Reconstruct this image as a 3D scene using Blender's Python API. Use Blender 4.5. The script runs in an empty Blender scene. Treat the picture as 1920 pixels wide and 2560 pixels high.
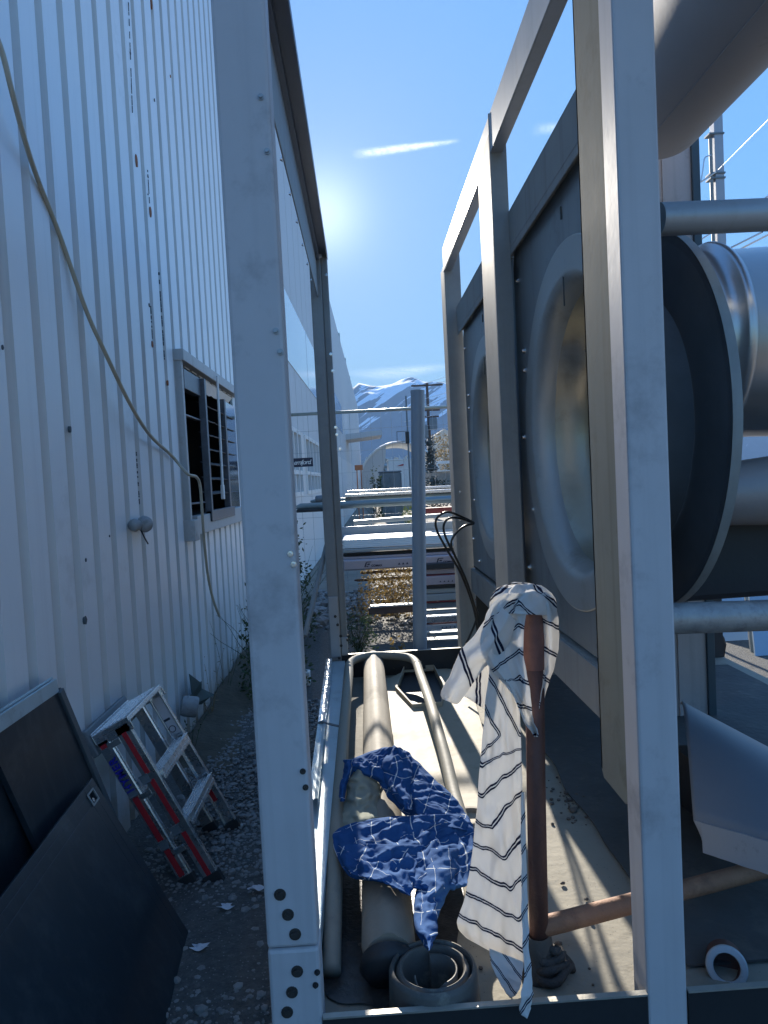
import bpy, bmesh, math, random
from mathutils import Vector, Matrix, noise
S = bpy.context.scene
R = math.radians
random.seed(7)

# ---------------------------------------------------------------- camera
FPX, CX, CY = 1800.0, 960.0, 1280.0            # focal length and centre in pixels of the 1920 x 2560 photo
yv = Vector((-57, 77, -FPX)).normalized()       # world +Y seen from the camera
zv = Vector((-.0525, 1, 0)); zv = (zv - yv*zv.dot(yv)).normalized()
xv = yv.cross(zv)
CAM = Vector((0, 0, 1.6))
CR = Matrix((xv, yv, zv))                       # camera vector -> world vector
cd = bpy.data.cameras.new("camera"); cam = bpy.data.objects.new("camera", cd)
S.collection.objects.link(cam); S.camera = cam
cam.matrix_world = Matrix.Translation(CAM) @ CR.to_4x4()
cd.sensor_fit = 'VERTICAL'; cd.sensor_height = 36; cd.lens = 36*FPX/2560
cd.clip_start = .05; cd.clip_end = 60000

# ---------------------------------------------------------------- sky, sun, exposure
SUN = Vector((-.0306, .9386, .3436)).normalized()
EL = math.asin(SUN.z)
w = bpy.data.worlds.new("World"); S.world = w; w.use_nodes = True
nt = w.node_tree; bg = nt.nodes["Background"]
sky = nt.nodes.new("ShaderNodeTexSky"); sky.sky_type = 'NISHITA'; sky.sun_disc = False
sky.sun_elevation = EL; sky.sun_rotation = math.atan2(SUN.x, SUN.y)
sky.altitude = 300; sky.air_density = 1.0; sky.dust_density = .25; sky.ozone_density = 3.5
lum = nt.nodes.new("ShaderNodeVectorMath"); lum.operation = 'DOT_PRODUCT'; lum.inputs[1].default_value = (.21, .72, .07)
nt.links.new(sky.outputs[0], lum.inputs[0])       # soft shoulder: the bright ring round the sun stays a glow, not a white hole
m1 = nt.nodes.new("ShaderNodeMath"); m1.operation = 'MULTIPLY_ADD'; m1.inputs[1].default_value = .95; m1.inputs[2].default_value = 1
nt.links.new(lum.outputs["Value"], m1.inputs[0])
m2 = nt.nodes.new("ShaderNodeMath"); m2.operation = 'DIVIDE'; m2.inputs[0].default_value = 1; nt.links.new(m1.outputs[0], m2.inputs[1])
sc_ = nt.nodes.new("ShaderNodeVectorMath"); sc_.operation = 'SCALE'; nt.links.new(sky.outputs[0], sc_.inputs[0]); nt.links.new(m2.outputs[0], sc_.inputs["Scale"])
tn = nt.nodes.new("ShaderNodeVectorMath"); tn.operation = 'MULTIPLY'; tn.inputs[1].default_value = (.76, 1.08, 1.28)   # camera white balance: clear autumn blue
nt.links.new(sc_.outputs[0], tn.inputs[0])
# aureole of thin haze round the sun
wt = nt.nodes.new("ShaderNodeTexCoord"); dt = nt.nodes.new("ShaderNodeVectorMath"); dt.operation = 'DOT_PRODUCT'; dt.inputs[1].default_value = SUN
nt.links.new(wt.outputs["Generated"], dt.inputs[0])
def wmath(op, a, c):
    q = nt.nodes.new("ShaderNodeMath"); q.operation = op
    for i, z in enumerate((a, c)):
        if isinstance(z, (int, float)): q.inputs[i].default_value = z
        else: nt.links.new(z, q.inputs[i])
    return q.outputs[0]
dp_ = wmath('MAXIMUM', dt.outputs["Value"], 0)
gl = wmath('ADD', wmath('MULTIPLY', wmath('POWER', dp_, 900), .8), wmath('ADD', wmath('MULTIPLY', wmath('POWER', dp_, 170), .16), wmath('MULTIPLY', wmath('POWER', dp_, 30), .03)))
gs = nt.nodes.new("ShaderNodeVectorMath"); gs.operation = 'SCALE'; gs.inputs[0].default_value = (1, .98, .92); nt.links.new(gl, gs.inputs["Scale"])
ga = nt.nodes.new("ShaderNodeVectorMath"); ga.operation = 'ADD'; nt.links.new(tn.outputs[0], ga.inputs[0]); nt.links.new(gs.outputs[0], ga.inputs[1])
nt.links.new(ga.outputs[0], bg.inputs[0]); bg.inputs[1].default_value = .15
sd = bpy.data.lights.new("sun", 'SUN'); sd.energy = 3.1; sd.angle = R(.5); sd.color = (1, .92, .80)
so = bpy.data.objects.new("sun", sd); S.collection.objects.link(so)
so.rotation_euler = SUN.to_track_quat('Z', 'Y').to_euler(); so.location = (0, 0, 30)
S.view_settings.view_transform = 'Standard'; S.view_settings.look = 'None'
S.view_settings.exposure = 2.0; S.view_settings.gamma = 1
S.cycles.max_bounces = 8; S.cycles.caustics_reflective = False; S.cycles.caustics_refractive = False

# ---------------------------------------------------------------- helpers
def ray(px, py): return CR @ Vector((px-CX, CY-py, -FPX))
def at(px, py, **k):
    d = ray(px, py); (a, v), = k.items(); i = 'XYZ'.index(a)
    return CAM + d*((v-CAM[i])/d[i])

def nodes_of(m): return m.node_tree.nodes, m.node_tree.links
def mat(name, base, rough=.6, metal=0, var=.15, vs=3, dirt=None, dirt_amt=.0, ds=6, streak=0, bump=.1, bs=60,
        spec=.5, trans=0, fleck=None, rvar=.1, stretch=(1, 1, 1)):
    """base colour broken up by noise, optional dirt patches, vertical streaks, flecks, bump"""
    m = bpy.data.materials.new(name); m.use_nodes = True
    n, l = nodes_of(m); b = n["Principled BSDF"]
    b.inputs["Roughness"].default_value = rough; b.inputs["Metallic"].default_value = metal
    b.inputs["Specular IOR Level"].default_value = spec
    tc = n.new("ShaderNodeTexCoord"); mp = n.new("ShaderNodeMapping"); mp.inputs[3].default_value = stretch
    l.new(tc.outputs["Object"], mp.inputs[0]); co = mp.outputs[0]
    no = n.new("ShaderNodeTexNoise"); no.inputs["Scale"].default_value = vs; no.inputs["Detail"].default_value = 6
    no.inputs["Roughness"].default_value = .65; l.new(co, no.inputs[0])
    mx = n.new("ShaderNodeMix"); mx.data_type = 'RGBA'
    a = [max(0, c*(1-var*1.6)) for c in base]; z = [min(1, c*(1+var*1.2)) for c in base]
    mx.inputs[6].default_value = (*a, 1); mx.inputs[7].default_value = (*z, 1)
    l.new(no.outputs[0], mx.inputs[0]); col = mx.outputs[2]
    def over(col, fac, c):
        q = n.new("ShaderNodeMix"); q.data_type = 'RGBA'; q.inputs[7].default_value = (*c, 1)
        l.new(fac, q.inputs[0]); l.new(col, q.inputs[6]); return q.outputs[2]
    def ramp(src, lo, hi, top=1):
        r = n.new("ShaderNodeMapRange"); r.inputs[1].default_value = lo; r.inputs[2].default_value = hi
        r.inputs[4].default_value = top; l.new(src, r.inputs[0]); return r.outputs[0]
    if dirt is not None:
        d = n.new("ShaderNodeTexNoise"); d.inputs["Scale"].default_value = ds; d.inputs["Detail"].default_value = 9
        d.inputs["Roughness"].default_value = .7; l.new(co, d.inputs[0])
        col = over(col, ramp(d.outputs[0], .62-dirt_amt*.3, .70, min(1, .4+dirt_amt)), dirt)
    if streak:
        m2 = n.new("ShaderNodeMapping"); m2.inputs[3].default_value = (26, 26, .8); l.new(tc.outputs["Object"], m2.inputs[0])
        s = n.new("ShaderNodeTexNoise"); s.inputs["Scale"].default_value = 1.0; s.inputs["Detail"].default_value = 4; l.new(m2.outputs[0], s.inputs[0])
        col = over(col, ramp(s.outputs[0], .52, .72, streak), dirt or [c*.45 for c in base])
    if fleck:
        v = n.new("ShaderNodeTexVoronoi"); v.inputs["Scale"].default_value = fleck[0]; l.new(co, v.inputs[0])
        r = n.new("ShaderNodeMapRange"); r.inputs[1].default_value = fleck[1]; r.inputs[2].default_value = fleck[1]*.6
        l.new(v.outputs["Distance"], r.inputs[0]); col = over(col, r.outputs[0], fleck[2])
    l.new(col, b.inputs["Base Color"])
    rr = n.new("ShaderNodeMapRange"); rr.inputs[3].default_value = max(.03, rough-rvar); rr.inputs[4].default_value = min(1, rough+rvar)
    l.new(no.outputs[0], rr.inputs[0]); l.new(rr.outputs[0], b.inputs["Roughness"])
    if bump:
        bn = n.new("ShaderNodeTexNoise"); bn.inputs["Scale"].default_value = bs; bn.inputs["Detail"].default_value = 5; l.new(co, bn.inputs[0])
        bb = n.new("ShaderNodeBump"); bb.inputs["Strength"].default_value = bump; bb.inputs["Distance"].default_value = .01
        l.new(bn.outputs[0], bb.inputs["Height"]); l.new(bb.outputs[0], b.inputs["Normal"])
    if trans:
        tr = n.new("ShaderNodeBsdfTranslucent"); l.new(col, tr.inputs[0]); ms = n.new("ShaderNodeMixShader")
        ms.inputs[0].default_value = trans; l.new(b.outputs[0], ms.inputs[1]); l.new(tr.outputs[0], ms.inputs[2])
        l.new(ms.outputs[0], n["Material Output"].inputs[0])
    return m

class MB:
    """collects geometry; build() links it as one mesh object"""
    def __init__(s): s.v = []; s.f = []; s.mi = []; s.uv = None; s.mx = None
    def add(s, vs, fs, mi=0):
        o = len(s.v); s.v += [Vector(p) for p in vs]; s.f += [tuple(i+o for i in f) for f in fs]; s.mi += [mi]*len(fs); return o
    def box(s, x0, x1, y0, y1, z0, z1, mi=0, M=None):
        vs = [Vector((x, y, z)) for z in (z0, z1) for y in (y0, y1) for x in (x0, x1)]
        if M: vs = [M @ p for p in vs]
        s.add(vs, [(0, 2, 3, 1), (4, 5, 7, 6), (0, 1, 5, 4), (2, 6, 7, 3), (0, 4, 6, 2), (1, 3, 7, 5)], mi); return s
    def prism(s, poly, ext, mi=0):
        """closed polygon of 3-D points extruded by the vector ext"""
        n = len(poly); p = [Vector(q) for q in poly]; e = Vector(ext)
        s.add(p+[q+e for q in p], [tuple(range(n))[::-1], tuple(range(n, 2*n))]+[(i, (i+1) % n, (i+1) % n+n, i+n) for i in range(n)], mi); return s
    def quad(s, a, b, c, d, mi=0): s.add([a, b, c, d], [(0, 1, 2, 3)], mi); return s
    def grid(s, fn, nu, nv, mi=0, close=False):
        vs = [fn(i/nu, j/nv) for j in range(nv+1) for i in range(nu+1)]
        s.add(vs, [(j*(nu+1)+i, j*(nu+1)+i+1, (j+1)*(nu+1)+i+1, (j+1)*(nu+1)+i) for j in range(nv) for i in range(nu)], mi); return s
    def tube(s, pts, r, n=12, mi=0, cap=True, inner=None):
        p = [Vector(q) for q in pts]; rs = r if isinstance(r, (list, tuple)) else [r]*len(p)
        rings = []; up = None
        for i, q in enumerate(p):
            t = ((p[min(i+1, len(p)-1)]-p[max(i-1, 0)])).normalized()
            if up is None: up = t.orthogonal().normalized()
            else: up = (up - t*up.dot(t)).normalized()
            b = t.cross(up)
            rings.append([q + (up*math.cos(a)+b*math.sin(a))*rs[i] for a in [2*math.pi*k/n for k in range(n)]])
        vs = [v for g in rings for v in g]; fs = []
        for i in range(len(p)-1):
            for k in range(n): fs.append((i*n+k, i*n+(k+1) % n, (i+1)*n+(k+1) % n, (i+1)*n+k))
        if cap: fs += [tuple(range(n))[::-1], tuple(range((len(p)-1)*n, len(p)*n))]
        s.add(vs, fs, mi); return s
    def lathe(s, prof, origin, axis, n=64, mi=0):
        """prof: (distance along the axis, radius)"""
        a = Vector(axis).normalized(); u = a.orthogonal().normalized(); b = a.cross(u); o = Vector(origin)
        vs = [o + a*d + (u*math.cos(t)+b*math.sin(t))*r for d, r in prof for t in [2*math.pi*k/n for k in range(n)]]
        fs = [(i*n+k, i*n+(k+1) % n, (i+1)*n+(k+1) % n, (i+1)*n+k) for i in range(len(prof)-1) for k in range(n)]
        s.add(vs, fs, mi); return s
    def build(s, name, m, parent=None, bevel=0, smooth=False, solid=0, sub=0, world=True, autosm=None):
        vs = s.v
        if parent is not None and world:
            inv = parent.matrix_world.inverted(); vs = [inv @ p for p in vs]
        me = bpy.data.meshes.new(name); me.from_pydata([tuple(p) for p in vs], [], s.f)
        ms = m if isinstance(m, (list, tuple)) else [m]
        for q in ms: me.materials.append(q)
        me.polygons.foreach_set('material_index', s.mi)
        if s.uv:
            ul = me.uv_layers.new(name="UVMap")
            for lp in me.loops: ul.data[lp.index].uv = s.uv[lp.vertex_index]
        me.update()
        if not s.uv:
            bm = bmesh.new(); bm.from_mesh(me); bmesh.ops.recalc_face_normals(bm, faces=bm.faces); bm.to_mesh(me); bm.free()
        if smooth:
            me.shade_smooth()
            if autosm is not None: me.set_sharp_from_angle(angle=R(autosm))
        o = bpy.data.objects.new(name, me); S.collection.objects.link(o)
        if parent is not None: o.parent = parent
        if solid: q = o.modifiers.new("solid", 'SOLIDIFY'); q.thickness = solid; q.offset = 0
        if sub: q = o.modifiers.new("sub", 'SUBSURF'); q.levels = q.render_levels = sub
        if bevel: q = o.modifiers.new("bev", 'BEVEL'); q.width = bevel; q.segments = 2; q.limit_method = 'ANGLE'; q.angle_limit = R(40)
        return o

def tag(o, label=None, cat=None, group=None, kind=None):
    if label: o['label'] = label
    if cat: o['category'] = cat
    if group: o['group'] = group
    if kind: o['kind'] = kind
    return o
def thing(name, label, cat, loc=(0, 0, 0), group=None, rz=0, M=None):
    o = bpy.data.objects.new(name, None); S.collection.objects.link(o)
    o.matrix_world = M if M is not None else Matrix.Translation(Vector(loc)) @ Matrix.Rotation(rz, 4, 'Z')
    o.empty_display_size = .1
    return tag(o, label, cat, group)
def solo(name, mb, m, label, cat, group=None, kind=None, loc=None, **k):
    """a top-level thing that is one mesh, its origin near its base"""
    if loc is None:
        loc = Vector((sum(p.x for p in mb.v)/len(mb.v), sum(p.y for p in mb.v)/len(mb.v), min(p.z for p in mb.v)))
    L = Vector(loc); mb.v = [p-L for p in mb.v]
    o = mb.build(name, m, **k); o.location = L
    return tag(o, label, cat, group, kind)
def arc(c, u, v, r, a0, a1, n=8):
    c, u, v = Vector(c), Vector(u), Vector(v)
    return [c+u*math.cos(a0+(a1-a0)*i/n)*r+v*math.sin(a0+(a1-a0)*i/n)*r for i in range(n+1)]
def smooth_path(p, n=8):
    """Catmull-Rom through the points"""
    p = [Vector(q) for q in p]; P = [p[0]*2-p[1]]+p+[p[-1]*2-p[-2]]; out = []
    for i in range(1, len(P)-2):
        a, b, c, d = P[i-1:i+3]
        for k in range(n):
            t = k/n; out.append(.5*((2*b)+(c-a)*t+(2*a-5*b+4*c-d)*t*t+(3*b-a-3*c+d)*t**3))
    return out+[p[-1]]
def text_mesh(txt, size, M, name, m, parent, ext=.0015, font_shear=0, spacing=1, bold=0):
    c = bpy.data.curves.new("letters", 'FONT'); c.body = txt; c.size = size; c.extrude = ext; c.shear = font_shear
    c.space_character = spacing; c.offset = bold; c.resolution_u = 3
    t = bpy.data.objects.new("letters", c); me = bpy.data.meshes.new_from_object(t)
    me.transform(parent.matrix_world.inverted() @ M); me.materials.clear(); me.materials.append(m)
    bpy.data.objects.remove(t); bpy.data.curves.remove(c)
    o = bpy.data.objects.new(name, me); S.collection.objects.link(o); o.parent = parent; me.name = name
    return o

# ---------------------------------------------------------------- materials
GALV = mat("galvanised_steel", (.40, .42, .44), .45, .4, var=.12, vs=5, dirt=(.22, .22, .20), dirt_amt=.10, ds=3, streak=.22, bump=.015, bs=90)
GALV2 = mat("galvanised_steel_worn", (.31, .32, .31), .6, .1, var=.16, vs=9, dirt=(.17, .16, .14), dirt_amt=.12, ds=4, streak=.3, bump=.015, bs=70)
POSTM = mat("painted_post", (.57, .55, .56), .6, 0, var=.09, vs=4, dirt=(.26, .25, .26), dirt_amt=.26, ds=3.2, streak=.16, bump=.012, bs=50)
BEAMD = mat("beam_inside", (.16, .20, .27), .5, .4, var=.15, bump=.04)  # darker zinc: shade inside the beam put into the colour
PANEL = mat("unit_panel", (.26, .29, .30), .42, .5, var=.18, vs=3, dirt=(.12, .13, .13), dirt_amt=.2, ds=4, streak=.25, bump=.015, bs=40)
BELL = mat("bell_ring", (.40, .42, .41), .40, .55, var=.12, vs=4, dirt=(.25, .24, .2), dirt_amt=.2, ds=5, bump=.08, bs=30)
BRONZE = mat("bell_inside", (.36, .34, .27), .30, .8, var=.2, vs=4, dirt=(.22, .20, .15), dirt_amt=.25, ds=6, bump=.1, bs=25)
DARKPL = mat("dark_plate", (.19, .195, .205), .6, 0, var=.3, vs=3, dirt=(.13, .13, .12), dirt_amt=.1, ds=3, bump=0, spec=.08)
BLACK = mat("black_steel", (.025, .027, .03), .55, 0, var=.3, bump=.08)
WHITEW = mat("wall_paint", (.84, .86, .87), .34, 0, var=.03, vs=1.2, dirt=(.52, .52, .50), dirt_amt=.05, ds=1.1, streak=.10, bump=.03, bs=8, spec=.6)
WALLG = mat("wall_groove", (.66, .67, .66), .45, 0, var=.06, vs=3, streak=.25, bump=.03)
WALL2 = mat("far_cladding", (.60, .62, .63), .5, 0, var=.04, vs=.6, streak=.08, bump=.02)
WALL3 = mat("lower_wall", (.72, .71, .69), .6, 0, var=.05, vs=1, bump=.02)
RUSTSP = mat("rust_mark", (.33, .12, .05), .8, 0, var=.3, vs=30, bump=.2)
DENT = mat("paint_chip", (.10, .12, .13), .8, 0, var=.3, vs=30, bump=.2)
GLASS = mat("window_glass", (.10, .16, .22), .05, 0, var=.1, bump=.0, spec=1)
SKYGL = mat("ribbon_glass", (.30, .38, .45), .04, .85, var=.05, bump=0)
RUST = mat("rusty_tube", (.14, .065, .05), .6, .1, var=.35, vs=8, dirt=(.09, .045, .04), dirt_amt=.4, ds=12, bump=.25, bs=120)
RUST2 = mat("rusty_bar", (.30, .155, .09), .7, .1, var=.3, vs=10, dirt=(.16, .08, .05), dirt_amt=.35, ds=9, bump=.25, bs=120)
DECKM = mat("deck_dust", (.31, .285, .225), .8, 0, var=.2, vs=2.5, dirt=(.17, .155, .125), dirt_amt=.32, ds=3.5, bump=.25, bs=35, fleck=(55, .10, (.10, .09, .08)))
BOARDM = mat("beige_board", (.45, .40, .30), .7, 0, var=.16, vs=4, dirt=(.25, .22, .16), dirt_amt=.28, ds=4, bump=.15, bs=25)
ALU = mat("aluminium", (.62, .64, .66), .28, .9, var=.08, vs=20, dirt=(.35, .36, .38), dirt_amt=.2, ds=12, bump=.04, bs=200)
ALUB = mat("pale_profile", (.45, .56, .60), .4, .3, var=.12, vs=8, dirt=(.22, .28, .30), dirt_amt=.25, ds=9, bump=.1)
DUCTM = mat("dusty_pipe", (.28, .25, .20), .75, 0, var=.12, vs=6, dirt=(.16, .15, .13), dirt_amt=.2, ds=5, bump=.12)
RUBBER = mat("rubber", (.13, .13, .12), .55, 0, var=.3, vs=12, dirt=(.26, .24, .20), dirt_amt=.3, ds=14, bump=.15)
SHEETM = mat("dark_sheet", (.022, .034, .045), .34, .2, var=.2, vs=2, dirt=(.075, .09, .10), dirt_amt=.3, ds=3, bump=.03, bs=20, streak=.25)
GRAVM = mat("gravel_ground", (.09, .09, .084), .85, 0, var=.5, vs=25, dirt=(.16, .155, .145), dirt_amt=.35, ds=45, bump=.9, bs=90, fleck=(60, .18, (.24, .24, .23)))
STONEM = mat("stones", (.25, .25, .24), .7, 0, var=.6, vs=22, bump=.3)
DIRTM = mat("soil", (.10, .085, .06), .95, 0, var=.5, vs=9, bump=.8, bs=40)
CABLE = mat("cream_cable", (.50, .44, .33), .5, 0, var=.1, vs=8, dirt=(.3, .26, .2), dirt_amt=.2, bump=.04)
HOSE = mat("black_hose", (.035, .035, .033), .35, 0, var=.2, bump=.03)
GREYPL = mat("grey_fitting", (.34, .35, .35), .6, 0, var=.2, vs=30, dirt=(.18, .18, .17), dirt_amt=.3, ds=20, bump=.15)
REDM = mat("red_stripe", (.42, .025, .035), .4, 0, var=.08, bump=0)
BLUEM = mat("blue_letters", (.03, .03, .36), .4, 0, var=.05, bump=0)
STICK = mat("sticker", (.62, .62, .66), .4, 0, var=.05, bump=0)
INKM = mat("ink", (.03, .035, .06), .5, 0, var=.1, bump=0)
LEAF = mat("weed_leaf", (.06, .09, .035), .6, 0, var=.35, vs=20, bump=0, trans=.3)
DRY = mat("dry_stem", (.30, .22, .10), .7, 0, var=.35, vs=15, bump=0, trans=.3)
WOODM = mat("old_wood", (.33, .26, .18), .75, 0, var=.25, vs=6, bump=.2)
WHITEP = mat("white_panel", (.80, .80, .77), .45, 0, var=.03, bump=.02)
TENTM = mat("tent_skin", (.72, .73, .72), .5, 0, var=.06, bump=.02, trans=.35)
ORANGE = mat("orange_board", (.60, .20, .08), .5, 0, var=.08, bump=0)
PIPEM = mat("green_grey_pipe", (.27, .33, .34), .35, .6, var=.12, vs=6, bump=.04)
CONTM = mat("grey_cabinet", (.18, .21, .23), .5, .2, var=.12, vs=3, bump=.05)
MAROON = mat("maroon_board", (.065, .015, .02), .6, 0, var=.2, bump=.05)
def splash(m, top, col):
    """mud splashed up from the ground: ragged band low on the wall"""
    n, l = nodes_of(m); b = n["Principled BSDF"]; src = b.inputs["Base Color"].links[0].from_socket
    g = n.new("ShaderNodeNewGeometry"); sp = n.new("ShaderNodeSeparateXYZ"); l.new(g.outputs["Position"], sp.inputs[0])
    no = n.new("ShaderNodeTexNoise"); no.inputs["Scale"].default_value = 7; no.inputs["Detail"].default_value = 8; no.inputs["Roughness"].default_value = .75; l.new(g.outputs["Position"], no.inputs[0])
    a = n.new("ShaderNodeMath"); a.operation = 'MULTIPLY_ADD'; a.inputs[1].default_value = -1/top; a.inputs[2].default_value = .85; l.new(sp.outputs[2], a.inputs[0])
    c = n.new("ShaderNodeMath"); c.operation = 'ADD'; l.new(a.outputs[0], c.inputs[0]); l.new(no.outputs[0], c.inputs[1])
    r = n.new("ShaderNodeMapRange"); r.inputs[1].default_value = .75; r.inputs[2].default_value = 1.25; r.inputs[4].default_value = .65; l.new(c.outputs[0], r.inputs[0])
    q = n.new("ShaderNodeMix"); q.data_type = 'RGBA'; q.inputs[7].default_value = (*col, 1); l.new(r.outputs[0], q.inputs[0]); l.new(src, q.inputs[6]); l.new(q.outputs[2], b.inputs["Base Color"])
splash(WHITEW, .45, (.30, .25, .19)); splash(WALLG, .5, (.26, .22, .16))

# ================================================================ the setting
def flat_sheet(name, m, x0, x1, y0, y1, z, nx=1, ny=1, rough=0, ns=1.0):
    b = MB(); b.grid(lambda u, v: Vector((x0+(x1-x0)*u, y0+(y1-y0)*v, z+(noise.noise(Vector((u*(x1-x0)*ns, v*(y1-y0)*ns, 3)))*rough if rough else 0))), nx, ny)
    o = b.build(name, m, smooth=bool(rough)); o['kind'] = 'structure'; return o
YARDM = mat("yard_ground", (.24, .21, .17), .95, 0, var=.35, vs=.8, dirt=(.13, .12, .10), dirt_amt=.3, ds=2.5, bump=.5, bs=12)
flat_sheet('ground', YARDM, -9000, 9000, -60, 14000, -.03)
flat_sheet('gravel_path', GRAVM, -1.6, 3.5, -2, 9.5, 0, 90, 200, .03, 1.4)

def ridge(pts, D, z0=-5, depth=1800):
    b = MB(); n = 220; rows = 14
    xs = [at(px, 1000, Y=D).x for px, py in pts]; zs = [at(px, py, Y=D).z for px, py in pts]
    def h(x):
        if x <= xs[0]: return zs[0]+(xs[0]-x)*-.05+120*noise.noise(Vector((x/900, 1, 0)))
        if x >= xs[-1]: return max(200, zs[-1]-(x-xs[-1])*.10+120*noise.noise(Vector((x/900, 5, 0))))
        for i in range(len(xs)-1):
            if xs[i] <= x <= xs[i+1]:
                t = (x-xs[i])/(xs[i+1]-xs[i]); return zs[i]*(1-t)+zs[i+1]*t
    def fn(u, v):
        x = -5200+11500*u
        f = math.sin(v*math.pi/2)
        hh = h(x)*f**1.1 + (90*noise.fractal(Vector((x/420, v*4, 2)), .9, 2, 5))*(v*(1-v)*4*.9+.12)*(1 if v > 0 else 0)
        return Vector((x+120*noise.noise(Vector((x/300, v*5, 9)))*(1-v), D-depth*(1-v), z0 if v == 0 else max(z0, hh)))
    b.grid(fn, n, rows*3)
    return b
mm = mat("mountain_rock", (.10, .12, .13), .95, 0, var=.35, vs=.004, bump=0)
nn, ll = nodes_of(mm); bs_ = nn["Principled BSDF"]; src = bs_.inputs["Base Color"].links[0].from_socket
geo = nn.new("ShaderNodeNewGeometry"); sx = nn.new("ShaderNodeSeparateXYZ"); ll.new(geo.outputs["Position"], sx.inputs[0])
mp0 = nn.new("ShaderNodeMapping"); mp0.inputs[2].default_value = (0, R(34), 0); ll.new(geo.outputs["Position"], mp0.inputs[0])
mpn = nn.new("ShaderNodeMapping"); mpn.inputs[3].default_value = (.0016, .001, .017); ll.new(mp0.outputs[0], mpn.inputs[0])
sn = nn.new("ShaderNodeTexNoise"); sn.inputs["Scale"].default_value = 1; sn.inputs["Detail"].default_value = 5; ll.new(mpn.outputs[0], sn.inputs[0])
hr = nn.new("ShaderNodeMapRange"); hr.inputs[1].default_value = 350; hr.inputs[2].default_value = 1100; hr.inputs[3].default_value = -.12; hr.inputs[4].default_value = .13; ll.new(sx.outputs[2], hr.inputs[0])
ad = nn.new("ShaderNodeMath"); ad.operation = 'ADD'; ll.new(sn.outputs[0], ad.inputs[0]); ll.new(hr.outputs[0], ad.inputs[1])
rm = nn.new("ShaderNodeMapRange"); rm.inputs[1].default_value = .565; rm.inputs[2].default_value = .595; ll.new(ad.outputs[0], rm.inputs[0])
mxs = nn.new("ShaderNodeMix"); mxs.data_type = 'RGBA'; mxs.inputs[7].default_value = (.85, .87, .9, 1)
ll.new(rm.outputs[0], mxs.inputs[0]); ll.new(src, mxs.inputs[6]); ll.new(mxs.outputs[2], bs_.inputs["Base Color"])
rg = ridge([(700, 1010), (860, 985), (881, 977), (898, 960), (937, 966), (960, 964), (983, 960), (1007, 949), (1024, 946), (1040, 950), (1053, 956), (1087, 964), (1115, 971), (1200, 985), (1400, 1010)], 8000)
o = rg.build('mountain', mm, smooth=True); o['kind'] = 'structure'

# contrail and thin cloud streaks: thin ice-cloud sheets high above
def streak(name, pa, pb, alt, wid, op, label):
    d1, d2 = ray(*pa), ray(*pb); A = CAM+d1*(alt/d1.z); B = CAM+d2*(alt/d2.z)
    t = (B-A).normalized(); s = t.cross(Vector((0, 0, 1))).normalized()*wid
    m = bpy.data.materials.new(name+"_ice"); m.use_nodes = True; n, l = nodes_of(m); b = n["Principled BSDF"]
    b.inputs["Base Color"].default_value = (.95, .96, 1, 1); b.inputs["Roughness"].default_value = 1
    tr = n.new("ShaderNodeBsdfTranslucent"); tr.inputs[0].default_value = (.95, .96, 1, 1); tp = n.new("ShaderNodeBsdfTransparent")
    uvn = n.new("ShaderNodeUVMap"); sp = n.new("ShaderNodeSeparateXYZ"); l.new(uvn.outputs[0], sp.inputs[0])
    mp = n.new("ShaderNodeMapping"); mp.inputs[3].default_value = (14, 3, 1); l.new(uvn.outputs[0], mp.inputs[0])
    no = n.new("ShaderNodeTexNoise"); no.inputs["Scale"].default_value = 1; no.inputs["Detail"].default_value = 7; l.new(mp.outputs[0], no.inputs[0])
    def mth(op_, a, b_):
        q = n.new("ShaderNodeMath"); q.operation = op_; q.use_clamp = False
        for i, z in enumerate((a, b_)):
            if isinstance(z, (int, float)): q.inputs[i].default_value = z
            elif z is not None: l.new(z, q.inputs[i])
        return q.outputs[0]
    def bell(x, k): return mth('POWER', mth('SINE', mth('MULTIPLY', x, math.pi), 0), k)
    f = mth('MULTIPLY', mth('MULTIPLY', bell(sp.outputs[1], 2.2), bell(sp.outputs[0], .8)), mth('MULTIPLY', no.outputs[0], op*1.9))
    mx = n.new("ShaderNodeMixShader"); l.new(f, mx.inputs[0]); l.new(tp.outputs[0], mx.inputs[1]); l.new(tr.outputs[0], mx.inputs[2])
    l.new(mx.outputs[0], n["Material Output"].inputs[0])
    b = MB(); b.uv = []
    def fn(u, v): b.uv.append((u, v)); return A*(1-u)+B*u+s*(v-.5)*(1+1.2*(1-u))+Vector((0, 0, alt*.002*noise.noise(Vector((u*5, v*2, 1)))))
    b.grid(fn, 40, 6)
    o = b.build(name, m); o['kind'] = 'structure'; o['label'] = label
streak('cloud', (880, 388), (1150, 351), 9000, 420, .8, 'thin white contrail in the blue sky')
streak('cloud', (1330, 325), (1500, 309), 9000, 500, .30, 'faint contrail fragment beside the steel post')
streak('cloud', (895, 945), (1130, 912), 4200, 2600, .30, 'faint cloud band above the mountain')

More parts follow.
